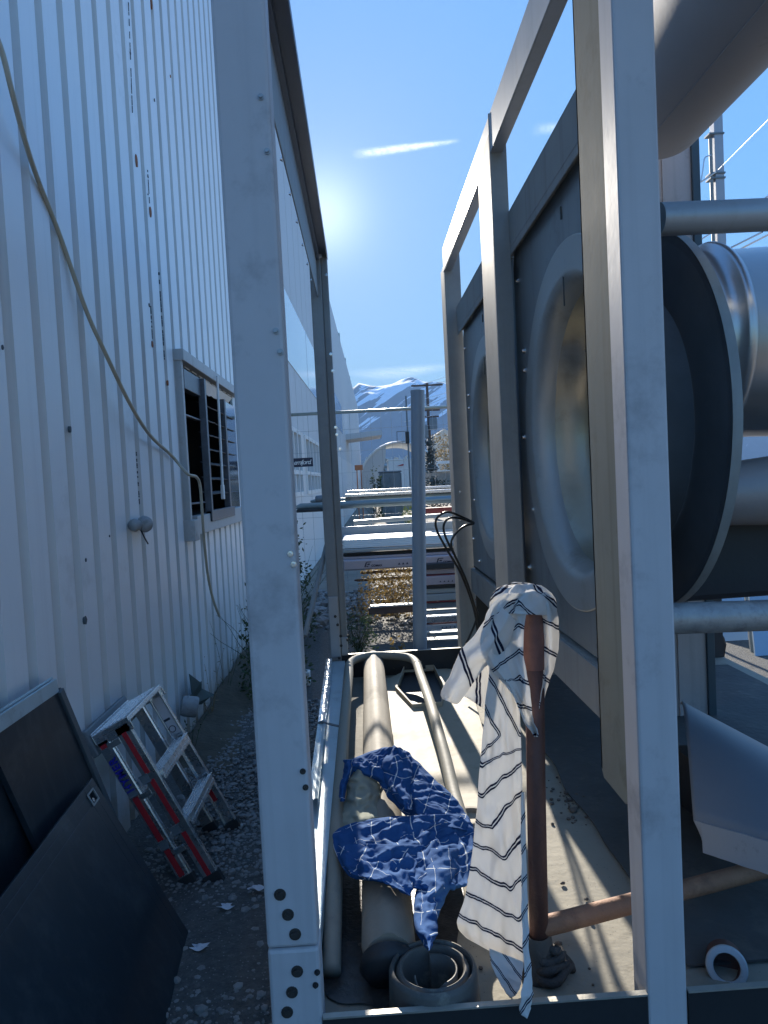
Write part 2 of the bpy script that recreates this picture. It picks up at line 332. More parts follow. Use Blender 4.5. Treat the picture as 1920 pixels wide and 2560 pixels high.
# ================================================================ the long white building
def wX(Y): return -1.2+.006*Y if Y < 8 else -1.152+.0222*(Y-8)
WT = 7.9                                        # wall height
def onwall(px, py, off=0.0):
    p = at(px, py, X=-1.1)
    for _ in range(12): p = at(px, py, X=wX(p.y)+off)
    return p
bld = thing('industrial_building', 'long white metal clad industrial hall running back along the left side', 'building', (-1.2, 0, 0))
b = MB(); per = .222; y = -1.42
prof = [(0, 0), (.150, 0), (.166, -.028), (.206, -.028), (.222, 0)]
ys = []
while y < 8.6:
    for i, (dy, dx) in enumerate(prof[:-1]): ys.append((y+dy, dx, i))
    y += per
wy0, wy1, wz0, wz1 = 4.84, 6.85, 1.42, 2.44     # louvred window opening
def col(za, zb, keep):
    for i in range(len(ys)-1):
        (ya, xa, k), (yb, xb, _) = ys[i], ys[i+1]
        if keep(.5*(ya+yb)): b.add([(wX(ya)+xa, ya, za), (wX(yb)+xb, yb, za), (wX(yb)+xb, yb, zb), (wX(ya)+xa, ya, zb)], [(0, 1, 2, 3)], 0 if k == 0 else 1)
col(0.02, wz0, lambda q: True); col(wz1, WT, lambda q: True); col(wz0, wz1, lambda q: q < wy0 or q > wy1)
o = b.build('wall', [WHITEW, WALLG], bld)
# rust blisters and chipped seams in the paint
b = MB()
def blob(px, py, rw, rh, mi=0, off=.004):
    p = onwall(px, py, off); n = 9
    vs = [p+Vector((0, math.cos(a)*rw*(.8+.4*random.random()), math.sin(a)*rh*(.85+.3*random.random()))) for a in [2*math.pi*k/n for k in range(n)]]
    b.add(vs+[q+Vector((-.01, 0, 0)) for q in vs], [tuple(range(n))]+[(i, (i+1) % n, (i+1) % n+n, i+n) for i in range(n)], mi)
for px, py, a, c in [(342, 402, .021, .038), (377, 530, .021, .036), (382, 861, .016, .020), (421, 957, .012, .016), (380, 10, .014, .03), (427, 191, .008, .010)]:
    blob(px, py, a, c, 0)
for px, py, a in [(327, 133, .007), (387, 250, .008), (371, 441, .007), (399, 684, .007), (374, 763, .008), (8, 868, .006), (177, 1073, .009), (215, 1550, .013), (216, 1400, .006), (275, 1340, .004), (371, 486, .004)]:
    blob(px, py, a, a*1.3, 1)
for (xa, ya), (xb, yb) in [((322, 0), (332, 280)), ((370, 425), (376, 530)), ((399, 690), (413, 905)), ((378, 765), (382, 850)), ((342, 1130), (350, 1260))]:
    t = 0
    while t < 1:
        L = random.uniform(.012, .05)
        if random.random() < .62:
            pa = onwall(xa+(xb-xa)*t, ya+(yb-ya)*t, .0035); pb = onwall(xa+(xb-xa)*(t+L), ya+(yb-ya)*(t+L), .0035)
            w_ = random.uniform(.0012, .003); d = Vector((0, w_, 0)); b.prism([pa-d, pa+d, pb+d, pb-d], (-.006, 0, 0), 1)
        t += L*1.15
b.build('paint_damage', [RUSTSP, DENT], bld)
# wall beyond: flat panels, seams, ribbon window, two glazed window groups, fins
b = MB(); Y0, Y1 = 8.6, 62
def seg(ya, yb, za, zb, dx=0, mi=0): b.add([(wX(ya)+dx, ya, za), (wX(yb)+dx, yb, za), (wX(yb)+dx, yb, zb), (wX(ya)+dx, ya, zb)], [(0, 1, 2, 3)], mi)
yy = Y0
while yy < Y1:
    yn = min(yy+1.0, Y1)
    if yn < 30: seg(yy, yn-.02, 2.52, 3.58, .0); seg(yy, yn-.02, 4.72, WT, 0); seg(yn-.02, yn, 2.52, 3.58, -.02, 1); seg(yn-.02, yn, 4.72, WT, -.02, 1)
    else: seg(yy, yn-.02, 2.52, WT, .0); seg(yn-.02, yn, 2.52, WT, -.02, 1)
    yy = yn
seg(Y0, Y1, 0, 1.42, .03, 2)
b.box(-14, wX(Y0)-.001, Y0-.05, Y0, 0, WT); b.box(-14, wX(Y1), Y1, Y1+.2, 0, WT)
b.build('far_wall', [WALL2, WALLG, WALL3], bld)
b = MB(); b.box(-14, -1.30, -1.4, 8.6, WT, WT+.12); b.box(-14, -1.16, 8.6, 32, WT, WT+.12); b.box(-14, -.62, 32, 62, WT, WT+.12); b.build('roof', WALL2, bld)
b = MB()
for ya, yb in [(Y0, 15), (15, 22.5), (22.5, 29.98)]: b.prism([(wX(ya)+.01, ya+.03, 3.58), (wX(yb)+.01, yb-.03, 3.58), (wX(yb)+.01, yb-.03, 4.72), (wX(ya)+.01, ya+.03, 4.72)], (-.05, 0, 0))
b.build('ribbon_window', SKYGL, bld)
for ya, yb in [(9.2, 12.6), (13.4, 17.8)]:
    b = MB(); 
    for k in range(7):
        yc = ya+(yb-ya)*k/6; b.box(wX(yc)-.02, wX(yc)+.05, yc-.05, yc+.05, 1.42, 2.50)
    for zc in (1.44, 1.80, 2.48): b.prism([(wX(ya)+.045, ya, zc-.035), (wX(yb)+.045, yb, zc-.035), (wX(yb)+.045, yb, zc+.035), (wX(ya)+.045, ya, zc+.035)], (-.05, 0, 0))
    wn = b.build('window', WHITEP, bld)
    b = MB(); b.quad((wX(ya), ya, 1.42), (wX(yb), yb, 1.42), (wX(yb), yb, 2.5), (wX(ya), ya, 2.5)); b.build('pane', GLASS, wn, world=True) if False else None
    pn = b.build('pane', GLASS, bld); pn.parent = wn
b = MB(); seg(12.6, 13.4, 1.42, 2.52, .02, 0); seg(17.8, Y1, 1.42, 2.52, .02, 0); seg(Y0, 9.2, 1.42, 2.52, .02, 0); b.build('lower_cladding', WALL3, bld)
for px, py in [(849, 832), (864.5, 895), (875, 940), (882, 973), (889, 1001)]:
    p = at(px, py, Z=WT+.55); b = MB(); b.box(-1.6, p.x, p.y, p.y+.35, 0, WT+.55); b.build('fin', mat('fin_green', (.30, .38, .37), .5, bump=0), bld, bevel=.02)
# louvred window with torn flashing
win = MB()
def wbox(y0, y1, z0, z1, x0, x1, mb=None):
    (mb or win).add([(wX(y)+x, y, z) for z in (z0, z1) for y in (y0, y1) for x in (x0, x1)], [(0, 2, 3, 1), (4, 5, 7, 6), (0, 1, 5, 4), (2, 6, 7, 3), (0, 4, 6, 2), (1, 3, 7, 5)])
wbox(wy0-.05, wy0-.005, wz0-.10, wz1+.02, -.04, .035); wbox(wy0-.06, wy1+.05, wz1+.01, wz1+.085, -.03, .055)
wbox(wy0+.10, wy1+.05, wz0-.13, wz0+.0, -.03, .045); wbox(wy0-.06, wy0+.07, wz0-.16, wz0-.02, -.03, .06)
wf = win.build('window', [mat("flashing", (.50, .50, .49), .5, .1, var=.12, dirt=(.30, .26, .22), dirt_amt=.2, streak=.2)], bld, bevel=.004)
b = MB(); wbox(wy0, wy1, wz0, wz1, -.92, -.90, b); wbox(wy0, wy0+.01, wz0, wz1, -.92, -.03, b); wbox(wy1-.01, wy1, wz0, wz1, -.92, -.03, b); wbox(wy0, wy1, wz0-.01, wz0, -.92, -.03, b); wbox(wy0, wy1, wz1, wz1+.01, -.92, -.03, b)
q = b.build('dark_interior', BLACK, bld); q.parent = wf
b = MB(); fy = wy0+.50                          # inner sash standing proud of the opening
wbox(fy, fy+.05, wz0-.06, wz1-.03, .01, .06, b); wbox(fy, fy+.95, wz0-.06, wz0+.02, .015, .055, b); wbox(wy0+.03, fy, wz1-.16, wz1-.03, -.03, .03, b)
wbox(fy+.89, fy+.95, wz0-.03, wz1-.08, -.02, .03, b)
for zc in (1.50, 2.10): wbox(wy0+.03, fy, zc, zc+.012, -.02, .02, b)
q = b.build('sash', mat("sash_steel", (.15, .17, .20), .4, .4, var=.3, vs=20, dirt=(.1, .1, .1), dirt_amt=.3), bld, bevel=.003); q.parent = wf
for k in range(7):
    zc = 1.58+.112*k; b = MB(); a = .012*(random.random()-.5)
    n_ = 16
    b.grid(lambda u, v: Vector((wX(fy)+.0+.045*v-.02, fy+.05+u*1.35, zc+a*u-.02*v+.006*noise.noise(Vector((u*14, k, v))))), n_, 2)
    q = b.build('louvre_slat', mat("slat", (.07, .075, .08), .6, .2, var=.4, vs=20) if k == 0 else q.data.materials[0], bld, solid=.006); q.parent = wf
p0, p1 = onwall(543, 940, .075), onwall(557, 1235, .085)
b = MB(); b.tube([p0, p0*.5+p1*.5, p1], [.010, .011, .012], 8); b.box(p1.x-.01, p1.x+.012, p1.y-.028, p1.y+.028, p1.z-.04, p1.z+.07); q = b.build('vertical_rod', WHITEP, bld, bevel=.002); q.parent = wf
b = MB(); b.quad((wX(6.3), 6.3, 1.42), (wX(6.85), 6.85, 1.42), (wX(6.85), 6.85, 2.36), (wX(6.3), 6.3, 2.36)); q = b.build('pane', SKYGL, bld, solid=.006); q.parent = wf
b = MB()                                        # torn bright foil under the head flashing
b.grid(lambda u, v: Vector((wX(4)+.03-.04*v, fy+.06+1.3*u, 2.425-(.10+.05*noise.noise(Vector((u*6, 0, 1))))*v*(1-.5*u))), 14, 3)
q = b.build('torn_foil', WHITEP, bld, solid=.002); q.parent = wf

# ================================================================ the steel transport rack
rack = thing('transport_rack', 'tall open galvanised steel rack with a dusty tray floor standing in the middle', 'rack', (.2, 1.58, 0))
YN = 1.58
def post(name, boxes, m, bev=.006):
    b = MB()
    for q in boxes: b.box(*q)
    return b.build(name, m, rack, bevel=bev)
def bolts(parent, pts, r=.011, m=None, nrm=(0, -1, 0), h=.008, ring=True):
    for p in pts:
        b = MB(); p = Vector(p); a = Vector(nrm)
        b.lathe([(0, r*1.35), (h*.3, r*1.35), (h*.32, r*.8), (h, r*.75), (h, .0001)], p, a, 14)
        q = b.build('bolt', m or GALV2, rack, smooth=True, autosm=35); q.parent = parent
DKB = mat("dark_bolt", (.07, .065, .06), .5, .4, var=.3, bump=0)
SHB = mat("bright_bolt", (.75, .75, .75), .22, 1, var=.05, bump=0)
zs = at(640, 2378, Y=YN).z
lp = post('post', [(-.266, -.1515, YN, YN+.08, zs+.002, 3.30)], POSTM, .008)
lb = post('post_foot', [(-.266, -.150, YN, YN+.08, -.0, zs-.002)], POSTM, .008)
for px, py in [(700, 2236), (720, 2286), (738, 2335)]: bolts(lp, [at(px, py, Y=YN)], .010, DKB)
for px, py in [(743, 2428), (730, 2480), (718, 2530)]: bolts(lb, [at(px, py, Y=YN)], .010, DKB)
for px, py in [(793, 2430), (789, 2462)]: bolts(lb, [at(px, py, Y=YN)], .005, BLACK)
for px, py in [(652, 243), (690, 828), (701, 880), (668, 379)]: bolts(lp, [at(px, py, Y=YN)], .0052, GALV)
for px, py in [(726, 1385), (734, 1411), (757, 1928), (764, 1968)]: bolts(lp, [at(px, py, Y=YN)], .005, SHB if py < 1500 else DKB)
zp = at(850, 1490, Y=4.72).z
lf = post('post', [(-.262, -.190, 4.72, 4.80, .25, 3.13), (-.190, -.146, 4.75, 4.80, .25, 3.13)], GALV2, .006)
b = MB(); b.box(-.258, -.194, 4.708, 4.718, .45, zp); b.box(-.188, -.145, 4.738, 4.748, .45, zp-.28); pl = b.build('foot_plate', GALV, rack, bevel=.004); pl.parent = lf
for px, py in [(838, 1541), (844, 1562), (852, 1590), (853, 1614), (870, 1590), (869, 1600), (848, 1645)]: bolts(pl, [at(px, py, Y=4.70)], .007, DKB)
for px, py in [(827, 885), (832, 927), (839, 1068), (842, 1086), (797, 638), (815, 687), (850, 1122)]: bolts(lf, [at(px, py, Y=4.70)], .007, SHB)
rp = post('post', [(.593, .6855, YN, YN+.09, 0, 3.30)], POSTM, .006)
b = MB(); zb = at(1600, 1958, Y=1.8).z
b.prism([(.597, 1.67, zb+.015), (.597, 1.69, zb), (.597, 1.845, zb), (.597, 1.862, zb+.02), (.597, 1.862, 3.3), (.597, 1.67, 3.3)], (.008, 0, 0)); b.box(.597, .66, 1.850, 1.862, zb+.02, 3.3)
b.build('side_channel', mat('olive_zinc', (.24, .25, .22), .8, 0, var=.14, vs=4, dirt=(.13, .12, .09), dirt_amt=.2, ds=3, streak=.35, bump=.01, spec=.08), rack, bevel=.002)
mp_ = post('post', [(.598, .606, 3.015, 3.30, .98, 3.00), (.598, .668, 3.005, 3.015, .86, 3.08), (.60, .668, 3.29, 3.30, .98, 3.0)], GALV2, .003)
rf = post('post', [(.602, .706, 4.67, 4.70, .25, 3.08), (.602, .615, 4.70, 4.86, .25, 2.96)], GALV2, .004)
bolts(rf, [at(1150, 1240+dy, Y=4.66) for dy in (-10, 60)], .006, SHB)
# top members
b = MB(); b.prism([(-.222, YN+.08, 2.76), (-.222, 4.72, 2.80), (-.222, 4.72, 3.10), (-.222, YN+.08, 3.10)], (.006, 0, 0)); tb = b.build('top_beam', GALV2, rack, bevel=.002)
b = MB(); b.box(-.214, -.143, YN+.08, 4.80, 3.085, 3.10); b.box(-.150, -.143, YN+.08, 4.80, 3.06, 3.084); b.box(-.222, -.195, YN+.08, 4.72, 3.04, 3.083); q = b.build('beam_flange', BEAMD, rack); q.parent = tb
bolts(tb, [at(x_, y_, Y=4.6) for x_, y_ in [(798, 640)]], .012, SHB)
bolts(tb, [(-.2285, 2.4+i*.32, 2.80) for i in range(7)], .007, SHB, (-1, 0, 0))
b = MB(); b.box(.600, .605, YN+.09, 4.70, 2.92, 3.07); b.box(.605, .652, YN+.09, 4.70, 2.92, 2.926); b.box(.605, .652, YN+.09, 4.70, 3.064, 3.07)
b.build('top_rail', GALV, rack, bevel=.0015)
# tray: floor, rims
DZ = .30; LZ = .437
b = MB(); b.grid(lambda u, v: Vector((-.235+2.6*u, 1.60+3.14*v, DZ+.006*noise.noise(Vector((u*9, v*11, 0))))), 60, 70); b.box(-.235, 2.365, 1.60, 4.74, DZ-.06, DZ-.012)
b.build('tray_floor', DECKM, rack, smooth=False)
RIM = mat("rim_edge", (.40, .38, .33), .45, .35, var=.2, vs=15, bump=.1)
for x0_, x1_r in ((-.15, .592), (.687, 2.36)):
    b = MB(); b.box(x0_, x1_r, 1.578, 1.588, .14, LZ-.0445); b.build('front_rim', BLACK, rack)
    b = MB(); b.box(x0_, x1_r, 1.575, 1.591, LZ-.0440, LZ-.0395); b.build('rim_lip', RIM, rack)
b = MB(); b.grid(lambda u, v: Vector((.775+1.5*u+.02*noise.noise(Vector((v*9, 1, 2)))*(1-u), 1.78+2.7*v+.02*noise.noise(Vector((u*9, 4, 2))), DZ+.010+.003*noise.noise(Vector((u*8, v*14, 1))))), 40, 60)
solo('shade_patch', b, mat('shade_dark', (.085, .085, .08), .8, 0, var=.35, vs=5, dirt=(.15, .14, .12), dirt_amt=.3, ds=6, bump=.4, bs=30), 'dark patch painting the shade on the tray under the fan units', 'shade patch', solid=.006)  # dark sheet that paints the shade under the units onto the floor
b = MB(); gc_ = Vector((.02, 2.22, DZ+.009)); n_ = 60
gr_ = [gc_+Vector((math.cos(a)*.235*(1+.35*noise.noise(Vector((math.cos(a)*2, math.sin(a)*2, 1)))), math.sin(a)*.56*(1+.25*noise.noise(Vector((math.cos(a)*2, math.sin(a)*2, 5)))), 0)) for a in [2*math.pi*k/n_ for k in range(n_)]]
b.add(gr_+[gc_], [(k, (k+1) % n_, n_) for k in range(n_)]); b.build('shade_blot', mat('shade_film', (.045, .043, .04), .45, 0, var=.4, vs=12, dirt=(.12, .11, .10), dirt_amt=.3, ds=10, bump=.3), rack)  # shade on the near left floor, drawn as a dark patch
b = MB(); b.box(-.24, 2.36, 4.74, 4.752, .14, LZ+.018); b.build('rear_rim', BLACK, rack)
b = MB(); b.box(.716, 2.36, 4.70, 4.712, DZ+.002, .90); b.build('shade_skirt', BLACK, rack)  # added sheet, blocks the low sun under the units
b = MB(); b.box(-.24, 2.36, 4.736, 4.756, LZ+.0185, LZ+.022); b.build('rim_lip', RIM, rack)
b = MB(); b.box(-.25, -.243, 1.66, 4.70, .14, LZ-.01); b.box(-.243, -.168, 1.66, 4.70, LZ-.018, LZ-.01); b.box(-.175, -.168, 1.66, 4.70, LZ-.06, LZ-.0185)
b.build('side_rim', ALUB, rack, bevel=.002)
for x_ in (-.1, 1.0, 2.2):
    for y_ in (1.9, 4.4): b = MB(); b.box(x_, x_+.1, y_, y_+.1, 0, DZ-.06); b.build('skid', BLACK, rack)
# loose edge profile lying on the rim, folded and taped
pr = thing('edge_profile', 'thin bright metal angle lying along the left rim of the tray', 'metal profile', (-.27, 3.2, .44))
A, B_ = at(823, 1648, Z=.47), at(782, 2000, Z=.47)
for k, (t0, t1) in enumerate([(0, .60), (.61, 1.0)]):
    P, Q = A.lerp(B_, t0), A.lerp(B_, t1); b = MB(); n_ = 18
    b.grid(lambda u, v: P.lerp(Q, u)+Vector(((v-.5)*.036, 0, .012*abs(v-.5)+.003*noise.noise(Vector((u*20, v*3, k))))), n_, 3)
    b.grid(lambda u, v: P.lerp(Q, u)+Vector((.018, 0, .004-.03*v+.002*noise.noise(Vector((u*20, v, k+5))))), n_, 2)
    b.build('strip', ALU if k == 0 else ALUB, pr, solid=.002)
b = MB(); q = A.lerp(B_, .605); b.tube([q+Vector((-.03, 0, .0)), q+Vector((0, 0, .012)), q+Vector((.03, 0, .0)), q+Vector((.10, -.01, -.018))], .006, 8); b.build('tape', mat("tape", (.16, .18, .19), .5, bump=.1), pr)

# ================================================================ fan units on the right
def fan_unit(y0, label):
    t = thing('fan_unit', label, 'fan unit', (.72, y0, .85), group='fan units bolted to the rack')
    yc, zc, X0 = y0+.75, 1.74, .70
    n = 96; b = MB(); rr = .600; ys_ = .10 if y0 < 2 else 0
    hole = [(X0, yc+math.cos(a)*rr, zc+math.sin(a)*rr) for a in [2*math.pi*k/n for k in range(n)]]
    def edge(a):
        c, s_ = math.cos(a), math.sin(a); hy, hz0, hz1 = .735, -.72, .80
        k = min([hy/abs(c) if abs(c) > 1e-6 else 9, (hz1/s_ if s_ > 1e-6 else 9), (hz0/s_ if s_ < -1e-6 else 9)]); return (X0, yc+c*k, zc+s_*k)
    ed = [edge(2*math.pi*k/n) for k in range(n)]
    b.add(hole+ed, [(k, (k+1) % n, (k+1) % n+n, k+n) for k in range(n)])
    b.build('front_panel', PANEL, t, solid=.004)
    b = MB(); b.lathe([(0, .603), (-.004, .601), (-.004, .598), (-.004, .56), (-.004, .515), (-.004, .502), (-.001, .494), (.006, .485), (.018, .475), (.035, .466), (.06, .458), (.08, .4545)], (X0-.004, yc, zc), (1, 0, 0), 96); b.build('bell_mouth', BELL, t, smooth=True)
    b = MB(); b.lathe([(.076, .4555), (.095, .448), (.115, .438), (.14, .425), (.17, .412), (.20, .404), (.225, .40)], (X0-.004, yc, zc), (1, 0, 0), 96); b.build('throat', BRONZE, t, smooth=True)
    b = MB(); b.lathe([(.004, .612), (.03, .52), (.07, .470), (.11, .455), (.14, .435), (.17, .422), (.20, .414), (.224, .41)], (X0-.001, yc, zc), (1, 0, 0), 96); b.build('bell_back', DARKPL, t, smooth=True)
    b = MB(); b.box(X0-.035, X0+.01, y0+ys_, y0+1.5, 2.53, 2.68); b.box(X0-.035, X0-.029, y0+ys_, y0+1.5, 2.50, 2.53); b.build('head_beam', GALV2, t, bevel=.004)
    b = MB(); b.box(X0-.02, X0-.012, y0+ys_, y0+1.5, .85, 1.0); b.box(X0-.012, X0+.03, y0+ys_, y0+1.5, .85, .858); b.box(X0-.012, X0+.03, y0+ys_, y0+1.5, .99, 1.0); b.build('sill_beam', GALV2, t, bevel=.003)
    for yy, zz in [(y0+1.40, 2.40), (y0+1.40, 1.2), (y0+1.4, 1.75), (y0+.1, 2.4), (y0+.1, 1.2), (y0+1.2, 1.08), (y0+.45, 1.08), (y0+1.34, 2.1), (y0+1.34, 2.02), (y0+1.28, 1.45)]:
        b = MB(); b.lathe([(0, .013), (.004, .013), (.004, .008), (.012, .007), (.012, .0001)], (X0-.002, yy, zz), (-1, 0, 0), 10); b.build('bolt', SHB, t, smooth=True, autosm=30)
    b = MB(); b.box(X0-.006, X0-.0022, yc-.006, yc+.006, zc+.53, zc+.57); b.box(X0-.006, X0-.0022, yc-.0025, yc+.0025, zc+.40, zc+.53); b.box(X0-.006, X0-.0022, yc-.004, yc+.004, zc+.68, zc+.72); b.build('seam_mark', DENT, t)
    return t
fan_unit(1.62, 'nearer fan unit, large round dark bell mouth in a grey steel panel')
fb = fan_unit(3.14, 'farther fan unit, its round opening half hidden behind the middle post')
b = MB(); b.box(.706, 1.45, 4.60, 4.62, .86, 2.67); b.box(1.43, 1.45, 3.2, 4.60, .86, 2.67); b.box(.706, 1.43, 3.2, 4.60, 2.655, 2.67); b.box(.706, 1.43, 3.2, 4.60, .86, .875); b.box(.706, 1.43, 3.18, 3.199, .86, 2.67); b.build('shade_housing', DARKPL, fb)  # added body, throws the units' shadow onto the tray

# motor side of the near unit: backing disc, drum, pipe
mo = thing('fan_drum', 'big dark round plate with a galvanised duct stub behind the front right post', 'fan', (.94, 2.36, 1.74))
b = MB(); b.lathe([(0, .0001), (.0, .25), (.003, .57), (.0, .588), (-.002, .598)], (.928, 2.36, 1.74), (1, 0, 0), 128); b.build('back_plate', DARKPL, mo)
b = MB(); b.lathe([(-.002, .600), (.024, .600), (.024, .588), (.003, .588)], (.928, 2.36, 1.74), (1, 0, 0), 128); b.build('plate_rim', GALV2, mo)
b = MB(); b.lathe([(0, .30), (.10, .29), (.135, .292), (.145, .312), (.16, .318), (.175, .312), (.185, .292), (.5, .30), (.9, .33)], (.952, 2.30, 1.975), (1, 0, 0), 96)
b.build('duct_stub', mat("duct_zinc", (.50, .50, .50), .30, .85, var=.12, vs=3, dirt=(.3, .29, .27), dirt_amt=.15, ds=5, bump=.03), mo, smooth=True)
b = MB(); b.lathe([(0, .085), (.5, .12), (1.1, .14)], (.955, 2.15, 1.50), (1, -.02, .03), 48); b.build('lower_pipe', mat("pinkish_pipe", (.34, .31, .30), .5, .3, var=.1), mo, smooth=True)
b = MB(); b.prism([(.96, 2.25, 1.16), (2.4, 2.10, 1.21), (2.4, 2.9, 1.21), (.96, 2.9, 1.16)], (0, 0, .26)); b.build('dark_housing', BLACK, mo, bevel=.02)
# overhead duct
b = MB(); b.lathe([(0, .20), (.012, .235), (.03, .255), (.06, .27), (1.2, .27), (1.21, .2715), (1.22, .27), (4.6, .27)], (1.385, 3.3, 3.235), (0, -1, 0), 96)
b.lathe([(0, .20), (-.01, .0001)], (1.385, 3.3, 3.235), (0, -1, 0), 96)
b.tube([(1.385+.27*math.sin(R(-20)), y_, 3.235-.2705*math.cos(R(-20))) for y_ in (3.2, .2)], .003, 6)
od = solo('overhead_duct', b, mat("duct_brownish", (.44, .43, .44), .8, 0, var=.1, vs=1.5, dirt=(.10, .10, .10), dirt_amt=.12, ds=2, bump=.03), 'big round grey brown duct passing overhead at top right', 'duct', smooth=True, autosm=40)
bpy.context.view_layer.update(); b = MB(); b.box(1.34, 1.43, 3.24, 3.598, 3.12, 3.20); b.build('bracket', GALV2, od, bevel=.004)
# tall panel column behind
cl = thing('panel_column', 'tall narrow pinkish grey sheet metal column with a dark edge, under the overhead duct', 'column', (1.6, 3.7, .3))
xa, xb, xc = at(1640, 900, Y=3.6).x, at(1742, 900, Y=3.6).x, at(1762, 900, Y=3.6).x
b = MB(); b.box(xa, xb, 3.60, 3.606, .3, 3.42); b.box(xa+.06, xa+.07, 3.592, 3.599, .3, 3.4); b.build('face', mat("pinkish_sheet", (.45, .42, .42), .5, .1, var=.1, dirt=(.25, .24, .24), dirt_amt=.15, streak=.3), cl)
b = MB(); b.box(xb, xc, 3.585, 3.66, .3, 3.45); b.build('edge_strip', mat("dark_edge", (.06, .09, .11), .5, .2, bump=.03), cl, bevel=.004)
# two scaffold tubes
for (py0, py1, lab, m_) in [(548, 537, 'upper galvanised scaffold tube crossing behind the front right post', GALV), (1547, 1538, 'lower scuffed scaffold tube crossing behind the front right post', mat("scuffed_zinc", (.42, .40, .38), .5, .4, var=.35, vs=14, dirt=(.16, .15, .15), dirt_amt=.45, ds=18, bump=.2))]:
    p, q = at(1665, py0, Y=1.74), at(1920, py1, Y=1.76); d = (q-p).normalized(); b = MB(); b.tube([p-d*.02, q+d*1.4], .0385, 32)
    solo('scaffold_tube', b, m_, lab, 'tube', smooth=True, autosm=50, group='scaffold tubes')
# bent cowling on the tray at right
def cowl(u, v):
    a = at(1735, 2052, Y=2.12); b2 = at(1925, 2106, Y=1.86); c = at(1700, 1722, Y=2.95); d = at(1925, 1843, Y=2.50)
    e = (b2-a); f = (d-c)
    p = (a+e*u*1.7).lerp(c+f*u*1.7, v); return p+Vector((0, 0, .10*math.sin(v*math.pi)*(1-.3*u)-.06*v**3))
cw = thing('cowling', 'large curved grey sheet metal cowling with a chipped white edge, lower right', 'cowling', at(1800, 2120, Y=2.0))
b = MB(); b.grid(cowl, 30, 20); b.build('curved_sheet', mat("cowl_grey", (.33, .36, .40), .5, 0, var=.12, vs=2, dirt=(.24, .25, .27), dirt_amt=.10, ds=5, bump=.03, stretch=(1, .3, 1)), cw, smooth=True, solid=.006)
b = MB()
def band(u, v):
    p = cowl(u, 0); ch = .02*max(0, 1-u*14)*v*2
    return p+Vector((.0+ch, -.004, .004-.092*v+.002*noise.noise(Vector((u*9, v, 3)))))
b.grid(band, 40, 3); b.build('white_edge', mat("chipped_white", (.52, .54, .57), .5, 0, var=.06, dirt=(.06, .07, .08), dirt_amt=.12, ds=9, bump=.1), cw, solid=.008)
for q_ in ((1.15, 1.2, 2.3, 2.7, DZ+.005, .52), (2.0, 2.05, 2.0, 2.6, DZ+.005, .50)): b = MB(); b.box(*q_); b.build('support_rib', BLACK, cw)

# ================================================================ by the wall, left
# cable hanging along the wall
cp = [(-60, -20), (0, 115), (30, 230), (62, 350), (95, 450), (150, 590), (215, 775), (262, 880), (325, 1010), (375, 1088), (430, 1140)]
pts = [onwall(x, y, .035+.03*math.sin(i)) for i, (x, y) in enumerate(cp)]
yA = pts[-1].y
for x, y, off in [(468, 1184, .10), (490, 1192, .11), (500, 1215, .11), (506, 1290, .11), (511, 1360, .09), (520, 1440, .06), (533, 1500, .05), (548, 1540, .045)]: pts.append(onwall(x, y, off))
b = MB(); b.tube(smooth_path(pts, 6), .0095, 10)
solo('cable', b, CABLE, 'cream electric cable sagging down the white wall to the louvred window', 'cable', smooth=True, loc=onwall(548, 1540))
# porcelain knobs
kp = onwall(335, 1312, 0); kt = thing('wall_fitting', 'grey three lobed round fitting sticking out of the white wall below the cable', 'wall fitting', kp)
s_ = .034
for k, (dy, dx, sc_) in enumerate([(-.055, .02, .85), (0, .055, 1.08), (.075, .03, 1.05)]):
    b = MB(); c = kp+Vector((dx, dy, 0)); b.lathe([(-.03*sc_, .0001), (-.028*sc_, s_*.7), (-.015*sc_, s_*1.05*sc_), (.0, s_*1.16*sc_), (.015*sc_, s_*1.05*sc_), (.028*sc_, s_*.8), (.03*sc_, .0001)], c, (.35, 1, 0), 24)
    b.build('knob', GREYPL, kt, smooth=True)
b = MB(); b.tube([kp+Vector((-.01, -.03, 0)), kp+Vector((.05, .02, 0))], .018, 10); b.build('stem', GREYPL, kt, smooth=True)
b = MB(); b.tube(smooth_path([kp+Vector((.04, -.02, -.03)), kp+Vector((.05, .0, -.07)), kp+Vector((.05, .05, -.105))], 4), .004, 6); b.build('wire_tail', HOSE, kt)

# ---- step ladder leaning on the wall
F1, F2 = at(599, 2060, Z=.02), at(548, 2200, Z=.02)      # front stringer feet (far, near)
F1 = Vector((-.66, 3.36, .02)); F2 = Vector((-.66, 2.89, .02)); T1 = at(399, 1722, Y=3.36)
up = (T1-F1); Lh = up.length; up.normalize()
wv = (F2-F1); wv = (wv-up*wv.dot(up)); W = wv.length; wv.normalize()
nv = wv.cross(up).normalized();  nv = nv if nv.x > 0 else -nv          # out towards the gap
MLd = Matrix.Translation(F1) @ Matrix((wv, nv, up)).transposed().to_4x4()   # x: far->near, y: out, z: up the legs
ld = thing('step_ladder', 'small folded aluminium step ladder with red stripes leaning against the white wall', 'ladder', M=MLd)
lm = ld.matrix_world
def lbox(*q): b = MB(); b.box(*q, M=lm); return b
th = .024; dp = .060
for x0 in (0, W-th):
    b = lbox(x0, x0+th*.35 if x0 == 0 else x0+th, -dp, 0, .0, Lh)
    if x0 == 0: b.box(0, th, -.005, 0, 0, Lh, M=lm); b.box(0, th, -dp, -dp+.005, 0, Lh, M=lm)
    s1 = b.build('stringer', ALU, ld, bevel=.002)
    b = lbox(x0-.004, x0+th+.004, -dp-.006, .006, -.035, .03); q = b.build('rubber_foot', BLACK, ld, bevel=.003); q.parent = s1
